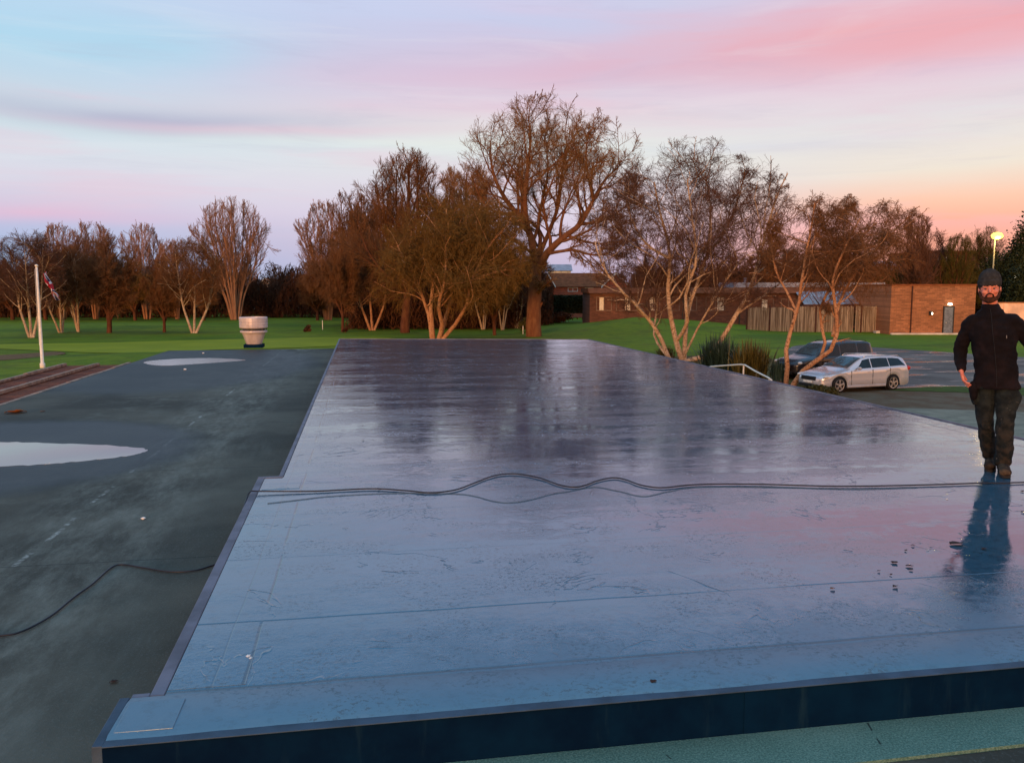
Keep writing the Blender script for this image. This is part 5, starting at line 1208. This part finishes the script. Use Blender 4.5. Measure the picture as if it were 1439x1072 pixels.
    # wheels
    for a in wx:
        for sg in (-1, 1):
            wo_ = empty('wheel', (a-cx, sg*(wf(a)-.125), R)); wo_.parent = e
            MB().lathe([(R*.62,-.10),(R*.93,-.105),(R,-.08),(R*1.0,.08),(R*.93,.105),(R*.62,.10)], 32, 'y').build('tyre', M['rubber'], wo_, smooth=True)
            m = MB().lathe([(R*.70,-.07*1),(R*.70,.07)], 32, 'y'); y0 = sg*.112
            mm = MB(); 
            for i in range(5):
                t_ = i*2*PI/5+.3
                for dd in (-.10, .10):
                    c_, s_ = math.cos(t_+dd), math.sin(t_+dd); px_, pz_ = -s_, c_
                    a0, a1, h0, h1 = .05, R*.66, .022, .018
                    q = [(c_*a0-px_*h0, s_*a0-pz_*h0), (c_*a1-px_*h1, s_*a1-pz_*h1), (c_*a1+px_*h1, s_*a1+pz_*h1), (c_*a0+px_*h0, s_*a0+pz_*h0)]
                    mm.add([(x_, y0-.012*sg, z_) for x_, z_ in q]+[(x_, y0+.012*sg, z_) for x_, z_ in q], [(0,1,2,3),(7,6,5,4),(0,4,5,1),(1,5,6,2),(2,6,7,3),(3,7,4,0)])
            m.build('rim_barrel', M['black_pl'], wo_)
            mm.lathe([(.06,-.03),(.06,.03)], 16, 'y', (0, y0-.005*sg, 0)); 
            ring = [(R*.63,-.006),(R*.70,-.012),(R*.70,.012),(R*.63,.006)]
            k = 32; vs = []
            for r_, h_ in ring:
                for j in range(k): vs.append((r_*math.cos(2*PI*j/k), y0+h_, r_*math.sin(2*PI*j/k)))
            mm.add(vs, [((i%4)*k+j, (i%4)*k+(j+1)%k, ((i+1)%4)*k+(j+1)%k, ((i+1)%4)*k+j) for i in range(4) for j in range(k)])
            mm.build('rim', M['alloy'], wo_)
    def ell(nm, c, r, mat, rot=0):
        bm = bmesh.new(); bmesh.ops.create_uvsphere(bm, u_segments=20, v_segments=12, radius=1)
        for v in bm.verts: v.co = Vector((v.co.x*r[0], v.co.y*r[1], v.co.z*r[2]))
        me = bpy.data.meshes.new(nm); bm.to_mesh(me); bm.free(); me.materials.append(mat); me.polygons.foreach_set('use_smooth', [True]*len(me.polygons))
        o = bpy.data.objects.new(nm, me); C.objects.link(o); o.parent = e; o.location = c; o.rotation_euler = (0, 0, rot)
    zh = prof['zh']
    for sg in (-1, 1):
        ell('headlight', (.30-cx, sg*(wf(.30)-.105), zh), (.24,.10,.075), M['hl'], sg*-.45)
        ell('tail_light', (Lc-.16-cx, sg*(wf(Lc-.16)-.05), prof['zt']), (.12,.065,.10), M['tl'], sg*.3)
        ell('mirror', (panes[0][0]+.08-cx, sg*(wf(1.6)+.075), zb(1.6)+.06), (.075,.12,.07), body_m)
        ell('fog_light', (.13-cx, sg*(wf(.12)-.12), .36), (.10,.10,.05), M['black_pl'])
        for hx in prof['handles']: MB().box(hx-.09-cx, hx+.09-cx, sg*wf(hx)*.985-.018, sg*wf(hx)*.985+.018, zb(hx)-.135, zb(hx)-.11).build('door_handle', body_m, e, bevel=.006)
        for gx in prof['gaps']: MB().box(gx-.006-cx, gx+.006-cx, sg*wf(gx)*.992-.012, sg*wf(gx)*.992+.010, .32, zb(gx)-.04).build('door_gap', M['black_pl'], e)
        MB().box(prof['wheels'][0]+R*1.2-cx, prof['wheels'][1]-R*1.2-cx, sg*(wf(2)*.975)-.02, sg*(wf(2)*.975)+.02, .20, .30).build('sill', body_m, e, bevel=.02)
        MB().tube([(prof['rail'][0]-cx, sg*.60, zt(prof['rail'][0])-.02), (prof['rail'][0]+.12-cx, sg*.60, zt(prof['rail'][0]+.1)+.035), (prof['rail'][1]-.1-cx, sg*.60, zt(prof['rail'][1]-.1)+.035), (prof['rail'][1]-cx, sg*.59, zt(prof['rail'][1])-.02)], .014, 8).build('roof_rail', prof['railm'], e, smooth=True)
    MB().box(-.035-cx, .03-cx, -.42, .42, .50, .66).build('grille', M['black_pl'], e, bevel=.02)
    MB().box(-.05-cx, .03-cx, -.55, .55, .24, .36).build('lower_grille', M['black_pl'], e, bevel=.02)
    MB().box(-.055-cx, -.036-cx, -.26, .26, .40, .49).build('number_plate', M['plate'], e)
    return e
Pf, Pr = at(1175, 553, 0), at(1256.6, 548.5, 0); d_ = (Pr-Pf).normalized(); rz_ = math.atan2(d_.y, d_.x)
prof = dict(top=[(0,.62),(.06,.70),(.3,.78),(.8,.88),(1.25,.97),(1.55,1.13),(1.85,1.28),(2.1,1.385),(2.4,1.435),(3.0,1.455),(3.7,1.43),(4.15,1.375),(4.3,1.32),(4.5,1.08),(4.58,.92),(4.62,.70)],
  belt=[(0,.58),(.3,.72),(1.0,.86),(1.4,.92),(2.5,.95),(4.0,1.0),(4.4,.99),(4.62,.68)], w=[(0,.60),(.10,.72),(.3,.81),(.7,.86),(1.5,.885),(3.5,.885),(4.2,.85),(4.5,.78),(4.62,.68)],
  wr=[(0,.9),(1.2,.80),(2.1,.64),(3,.64),(4.2,.60),(4.45,.64),(4.62,.6)], low=[(0,.30),(.1,.22),(.3,.20),(4.3,.20),(4.55,.26),(4.62,.34)], wheels=(.84,3.60), R=.325, ws=(1.30,2.08), rw=(4.27,4.48),
  zh=.665, zt=.90, handles=(2.28,3.22), gaps=(1.40,2.49,3.40), rail=(2.2,4.1), railm=M['alloy'])
mid = Pf+d_*(2.31-.84+.12)+Vector((-d_.y, d_.x, 0))*.80
car('silver_estate_car', (mid.x, mid.y, .012), rz_, 'silver estate car with five-spoke alloy wheels in the car park', prof, M['silver'],
    [(1.62,2.08,2.44,2.44,0),(2.49,2.49,3.38,3.38,0),(3.42,3.42,4.30,4.04,0)], 4.62)
prof2 = dict(top=[(0,.70),(.06,.80),(.3,.92),(.9,1.03),(1.15,1.10),(1.6,1.40),(1.95,1.60),(2.3,1.68),(3.0,1.72),(4.2,1.70),(4.5,1.64),(4.66,1.30),(4.74,1.05),(4.78,.70)],
  belt=[(0,.66),(.3,.85),(1.0,.98),(1.4,1.02),(4.4,1.07),(4.78,.68)], w=[(0,.62),(.1,.76),(.4,.88),(.8,.92),(4.2,.92),(4.6,.86),(4.78,.78)],
  wr=[(0,.9),(1.1,.84),(2.0,.70),(4.4,.68),(4.78,.68)], low=[(0,.34),(.15,.25),(4.6,.25),(4.78,.36)], wheels=(.9,3.85), R=.34, ws=(1.18,1.96), rw=(4.52,4.68),
  zh=.78, zt=1.05, handles=(2.35,3.35), gaps=(1.45,2.55,3.6), rail=(2.3,4.35), railm=M['black_pl'])
D2 = 40.3; c2 = pv(1163, HOR, D2)
car('dark_people_carrier', (c2.x, c2.y, .012), rz_+.03, 'dark people carrier parked behind the silver estate and the twisted tree', prof2, M['black_car'],
    [(1.45,1.92,2.5,2.5,0),(2.6,2.6,3.55,3.55,0),(3.65,3.65,4.5,4.38,0)], 4.78)
# ------------------------------------------------------------------ the man
from mathutils import noise as mnoise
skin = Mt('skin', (.42,.15,.09), .55, .4); p = skin.obj(); n_ = skin.noise(p, 30, 4); skin.col(skin.mix(skin.rng(n_, .3, .7), (.55,.16,.095), (.68,.25,.16))); skin.b.inputs['Subsurface Weight'].default_value = .08; skin.b.inputs['Subsurface Radius'].default_value = (.01,.004,.002); M['skin'] = skin.m; skin.b.inputs['Roughness'].default_value = .45
def cloth(name, c, c2, sc_=7, rough=.9):
    t = Mt(name, c, rough, .2); p = t.obj(); n = t.noise(p, sc_, 5, .6); t.col(t.mix(t.rng(n, .4, .7), c, c2)); t.bump(t.noise(p, 220, 2), .25, .002); return t.m
M['fleece'] = cloth('fleece_black', (.0045,.0028,.0035), (.012,.007,.008)); M['beanie'] = cloth('knit_grey', (.026,.025,.024), (.044,.042,.040), 30)
t = Mt('work_trousers', (.01,.014,.014), .85, .25); p = t.obj(); x = t.xyz(p); n1 = t.noise(p, 9, 5, .65); n2 = t.noise(p, 28, 4, .7)
cc = t.mix(t.rng(n1, .4, .65), (.0045,.007,.007), (.014,.020,.019)); low = t.rng(x[2], .75, .15, 0, 1)
cc = t.mix(t.math('MULTIPLY', low, t.math('MULTIPLY', t.rng(n1, .42, .62), .65)), cc, (.040,.026,.017)); cc = t.mix(t.math('MULTIPLY', t.rng(n2, .64, .72), .55), cc, (.16,.15,.13)); t.col(cc); t.bump(n2, .3, .004); M['trousers'] = t.m
M['boot'] = cloth('boot_leather', (.020,.014,.010), (.085,.060,.036), 14, .8); M['beard'] = cloth('beard_hair', (.035,.014,.008), (.075,.030,.016), 60); M['eye'] = simple('eye_white', (.16,.11,.09), .4, .5, bump=0)
M['pupil'] = simple('pupil', (.01,.008,.006), .3, .6, bump=0); M['zip'] = simple('zip_grey', (.12,.12,.13), .5, .5, bump=0); M['sole'] = simple('boot_sole', (.012,.010,.009), .8)
class Fig:
    def __init__(s): s.m = MB()
    def ring(s, rows, k=20):     # rows: (cx, cy, z, rx, ry)
        vs = []
        for (cx_, cy_, z, rx, ry) in rows:
            for j in range(k):
                t_ = 2*PI*j/k; vs.append((cx_+rx*math.cos(t_), cy_+ry*math.sin(t_), z))
        n = len(rows); s.m.add(vs, [(i*k+j, i*k+(j+1)%k, (i+1)*k+(j+1)%k, (i+1)*k+j) for i in range(n-1) for j in range(k)]+[tuple(range(k))[::-1], tuple(range((n-1)*k, n*k))]); return s
    def limb(s, pts, rs, k=14):
        P = smooth_pts([Vector(p) for p in pts], 6); n = len(pts); q = [rs[min(int(i/6), n-1)]+(rs[min(int(i/6)+1, n-1)]-rs[min(int(i/6), n-1)])*((i%6)/6) for i in range(len(P))]
        s.m.tube(P, q, k); s.ball(pts[0], (rs[0],)*3); s.ball(pts[-1], (rs[-1],)*3); return s
    def ball(s, c, r, k=16):
        bm = bmesh.new(); bmesh.ops.create_uvsphere(bm, u_segments=k, v_segments=k//2+2, radius=1)
        s.m.add([(c[0]+v.co.x*r[0], c[1]+v.co.y*r[1], c[2]+v.co.z*r[2]) for v in bm.verts], [tuple(v.index for v in f.verts) for f in bm.faces]); bm.free(); return s
    def finish(s, name, mat, parent, vox=.008, smooth=6, disp=None):
        o = s.m.build('tmp', mat, None)
        a = o.modifiers.new('r', 'REMESH'); a.mode = 'VOXEL'; a.voxel_size = vox
        b = o.modifiers.new('s', 'SMOOTH'); b.factor = .5; b.iterations = smooth
        dg = bpy.context.evaluated_depsgraph_get(); me = bpy.data.meshes.new_from_object(o.evaluated_get(dg)); me.name = name
        bpy.data.objects.remove(o)
        if disp:
            no = [v.normal.copy() for v in me.vertices]
            for v, n_ in zip(me.vertices, no): v.co += n_*disp(v.co)
        me.materials.clear(); me.materials.append(mat); me.polygons.foreach_set('use_smooth', [True]*len(me.polygons))
        q = bpy.data.objects.new(name, me); C.objects.link(q); q.parent = parent; return q
mp_ = at(1402, 664, DECK); man = empty('person', (mp_.x, mp_.y, DECK+.004), math.radians(-38), 'bearded man in grey beanie, black fleece and dirty work trousers walking on the wet roof', 'person'); man.rotation_euler = (0, math.radians(-2.9), math.radians(-38)); man.scale = (1.03, 1.02, 1.0)
HX, HZ = -.068, 1.672
# body: one continuous figure
b = Fig()
b.ball((HX,0,HZ+.02), (.078,.098,.112)).ball((HX,-.018,HZ-.045), (.062,.078,.072)).ball((HX,-.050,HZ-.088), (.034,.038,.030))
b.ball((HX,-.103,HZ-.018), (.013,.020,.014)).limb([(HX,-.088,HZ+.025),(HX,-.106,HZ-.016)], [.010,.013], 10)
b.limb([(HX-.045,-.080,HZ+.030),(HX,-.094,HZ+.026),(HX+.045,-.080,HZ+.030)], [.013,.012,.013], 8)
b.ball((HX-.040,-.070,HZ-.020), (.024,.022,.020)).ball((HX+.040,-.070,HZ-.020), (.024,.022,.020)).ball((HX,-.094,HZ-.050), (.024,.012,.009))
for sg in (-1, 1): b.ball((HX+sg*.079,.008,HZ), (.012,.020,.032))
b.limb([(HX,.015,1.60),(HX+.01,.02,1.42)], [.058,.066])
b.ring([(-.02,0,.82,.115,.08),(-.02,0,.95,.135,.095),(-.03,0,1.12,.150,.110),(-.045,0,1.28,.175,.115),(-.055,0,1.36,.145,.085),(-.06,0,1.42,.07,.065)])
SL, EL_, WL = (-.225,.0,1.37), (-.292,.10,1.12), (-.288,-.045,.945)
SR, ER, WR = (.122,.0,1.37), (.262,.07,1.155), (.36,-.06,.985)
b.limb([(-.06,0,1.365), SL, EL_, WL], [.048,.040,.034,.027]).limb([(-.06,0,1.365), SR, ER, WR], [.048,.040,.034,.027])
# hands
def hand(fig, W, d, side, fwd, curl, th=1):
    d = Vector(d).normalized(); s_ = Vector(side).normalized(); s_ = (s_-d*s_.dot(d)).normalized(); nn = d.cross(s_)*curl
    W = Vector(W); K = W+d*.095
    for i, o_ in enumerate((-.030,-.011,.009,.028)):
        fig.limb([W+s_*o_*.55, W+d*.05+s_*o_*.85, K+s_*o_], [.017,.016,.0135], 10)
        L_ = (.074,.082,.076,.060)[i]; cu = (.25,.42,.52,.62)[i]; base = K+s_*o_*1.12; P = [base]
        dd = d.copy()
        for f_ in (.45,.30,.25):
            dd = (dd+nn*cu).normalized(); P.append(P[-1]+dd*L_*f_)
        fig.limb(P, [.0098,.0092,.0085,.0072], 10)
    tb = W+d*.028-s_*.030; fig.limb([W+d*.012-s_*.015, tb, tb+d*.035-s_*.018+nn*.012, tb+d*.062-s_*.020+nn*.024], [.018,.0145,.0115,.009], 10)
hand(b, WL, (.18,-.22,-.93), (0,-1,0), None, -1); hand(b, WR, (.35,-.35,-.8), (-.2,-1,0), None, 1)
hipL, kneeL, ankL = (-.100,.01,.87), (-.096,.055,.475), (-.052,.225,.115)
hipR, kneeR, ankR = (.058,.0,.87), (.055,-.060,.490), (.036,-.035,.105)
b.limb([hipL, kneeL, ankL], [.062,.048,.036]).limb([hipR, kneeR, ankR], [.062,.048,.036])
b.limb([ankL, (-.053,.13,.045), (-.055,.06,.04)], [.036,.034,.028]).limb([ankR, (.040,-.11,.045), (.045,-.18,.04)], [.036,.034,.028])
b.finish('body', M['skin'], man, .0055, 3)
def folds(amp, sx, sz, seed=0):
    return lambda c: amp*(mnoise.noise(Vector((c.x*sx+seed, c.y*sx, c.z*sz)))+.5*mnoise.noise(Vector((c.x*sx*2.3, c.y*sx*2.3+seed, c.z*sz*2.2))))
j = Fig()
j.ring([(-.012,.0,.775,.178,.130),(-.012,0,.80,.182,.134),(-.015,0,.90,.172,.130),(-.022,0,1.02,.168,.128),(-.03,0,1.14,.174,.132),(-.042,0,1.27,.190,.134),(-.05,.005,1.36,.186,.118),(-.056,.005,1.405,.150,.104),(-.062,.0,1.450,.118,.094),(-.064,0,1.49,.098,.09)])
j.ring([(-.062,.0,1.42,.108,.098),(-.064,-.002,1.48,.088,.092),(-.066,-.004,1.53,.074,.086),(-.067,-.004,1.545,.066,.080)])
j.limb([(-.10,0,1.375),(-.205,.0,1.375), (-.262,.05,1.25), EL_, (-.292,.03,1.03), (-.289,-.035,.962)], [.075,.073,.064,.058,.052,.043])
j.limb([(.0,0,1.375),(.105,0,1.375), (.19,.035,1.27), ER, (.31,.0,1.075), (.352,-.05,1.0)], [.075,.073,.064,.058,.052,.043])
jk = j.finish('fleece', M['fleece'], man, .008, 5, folds(.016, 9, 11, 3))
MB().tube([(-.064,-.108,1.50),(-.055,-.118,1.42),(-.048,-.142,1.30),(-.030,-.141,1.12),(-.018,-.141,.95),(-.014,-.142,.80)], .002, 6).build('zip', M['black_pl'], jk)
MB().box(.055,.061,-.140,-.134,1.235,1.262).build('zip_pull', M['zip'], jk)
tr = Fig()
tr.ring([(-.02,0,.90,.160,.118),(-.02,0,.84,.168,.125),(-.02,0,.78,.165,.124)])
tr.limb([(-.098,.01,.86), (-.100,.03,.68), kneeL, (-.078,.13,.29), (-.056,.205,.145)], [.094,.086,.072,.068,.068])
tr.limb([(.058,.0,.86), (.060,-.03,.68), kneeR, (.048,-.062,.29), (.038,-.045,.125)], [.096,.088,.074,.070,.072])
tr.ball((-.185,-.01,.70), (.030,.06,.085)).ball((.138,-.01,.68), (.034,.07,.11)).ball((.055,-.125,.48), (.045,.022,.075)).ball((-.096,-.012,.47), (.045,.022,.075))
tz = tr.finish('trousers', M['trousers'], man, .008, 4, lambda c: folds(.014, 9, 9, 9)(c)*(1 if c.z > .3 else 1.3))
pk = Fig(); pk.ball((-.192,-.035,.775), (.040,.060,.075)); pk.ball((-.190,-.035,.72), (.034,.052,.06)); pk.finish('holster_pocket', M['fleece'], man, .008, 4)
for (ank, toe, heel, nm) in ((ankR, (.052,-.215,.045), (.034,.015,.045), 0), (ankL, (-.060,.035,.045), (-.050,.245,.075), 1)):
    bo = Fig(); bo.limb([(ank[0],ank[1],ank[2]+.06), (ank[0],ank[1],ank[2])], [.052,.050]).limb([heel, ((toe[0]+heel[0])/2,(toe[1]+heel[1])/2+.01,.062), toe], [.044,.048,.043])
    bo.ball((toe[0],toe[1]+.005,.046), (.050,.055,.040))
    ob = bo.finish('boot', M['boot'], man, .007, 4, folds(.004, 20, 20))
    for v in ob.data.vertices:
        if v.co.z < .016 and nm == 0: v.co.z = .016
        elif v.co.z < .010: v.co.z = .010
    s_ = MB(); pts = []
    L2 = Vector(toe)-Vector(heel); L2.z = 0; dn = L2.normalized(); pr = Vector((-dn.y, dn.x, 0))
    for q in range(24):
        a = 2*PI*q/24; wdt = .048 if math.cos(a) > 0 else .042; c_ = Vector(((toe[0]+heel[0])/2, (toe[1]+heel[1])/2, 0)); r_ = abs(L2.length/2+.045)
        ca, sa = math.cos(a), math.sin(a); pts.append(c_+dn*r_*math.copysign(abs(ca)**.7, ca)+pr*wdt*math.copysign(abs(sa)**.6, sa))
    so2 = s_.prism([(q.x, q.y) for q in pts], -.003, .020).build('sole', M['sole'], ob, bevel=.004)
# hat
h = Fig()
h.ring([(HX,.020,HZ-.010,.080,.088),(HX,.014,HZ+.028,.086,.102),(HX,.010,HZ+.045,.089,.109),(HX,.010,HZ+.08,.090,.109),(HX,.012,HZ+.115,.086,.104),(HX,.014,HZ+.148,.072,.088),(HX+.003,.016,HZ+.172,.050,.062),(HX+.004,.018,HZ+.186,.026,.034),(HX+.004,.018,HZ+.191,.010,.012)], 28)
h.ring([(HX,.004,HZ+.034,.086,.108),(HX,.004,HZ+.040,.092,.114),(HX,.006,HZ+.078,.094,.115),(HX,.006,HZ+.085,.089,.110)], 28)
hb = h.finish('beanie', M['beanie'], man, .006, 2, lambda c: .0022*math.sin(math.atan2(c.y-.01, c.x-HX)*56)+.003*mnoise.noise(c*20))
for sg in (-1, 1):   # beanie pulled down at the back and sides of the head
    pass
bd = Fig(); bd.ball((HX,-.050,HZ-.088), (.043,.050,.036)).ball((HX,-.078,HZ-.092), (.032,.028,.030))
for sg in (-1, 1): bd.limb([(HX+sg*.074,.0,HZ+.01),(HX+sg*.068,-.018,HZ-.045),(HX+sg*.045,-.055,HZ-.080),(HX,-.080,HZ-.098)], [.009,.016,.022,.024], 10)
bd.limb([(HX-.030,-.084,HZ-.066),(HX-.020,-.100,HZ-.042),(HX,-.106,HZ-.038),(HX+.020,-.100,HZ-.042),(HX+.030,-.084,HZ-.066)], [.009,.008,.007,.008,.009], 8)
bd.finish('beard', M['beard'], man, .005, 2, lambda c: .0025*mnoise.noise(c*90))
for sg in (-1, 1):
    br_ = Fig(); br_.limb([(HX+sg*.048,-.088,HZ+.034),(HX+sg*.032,-.098,HZ+.037),(HX+sg*.014,-.101,HZ+.031)], [.004,.0055,.005], 8); br_.finish('eyebrow', M['beard'], man, .0025, 1)
    bm = bmesh.new(); bmesh.ops.create_uvsphere(bm, u_segments=14, v_segments=10, radius=.0125)
    me = bpy.data.meshes.new('eye'); bm.to_mesh(me); bm.free(); me.materials.append(M['eye']); eo = bpy.data.objects.new('eye', me); C.objects.link(eo); eo.parent = man; eo.location = (HX+sg*.031,-.0815,HZ+.010)
    bm = bmesh.new(); bmesh.ops.create_uvsphere(bm, u_segments=10, v_segments=8, radius=.0058)
    me = bpy.data.meshes.new('pupil'); bm.to_mesh(me); bm.free(); me.materials.append(M['pupil']); po = bpy.data.objects.new('pupil', me); C.objects.link(po); po.parent = eo; po.location = (0,-.0085,-.0005)
lp = Fig(); lp.limb([(HX-.022,-.101,HZ-.054),(HX,-.106,HZ-.055),(HX+.022,-.101,HZ-.054)], [.003,.0045,.003], 8); M['lip'] = simple('lip', (.32,.085,.06), .5, .4, bump=0); lp.finish('lips', M['lip'], man, .0025, 1)
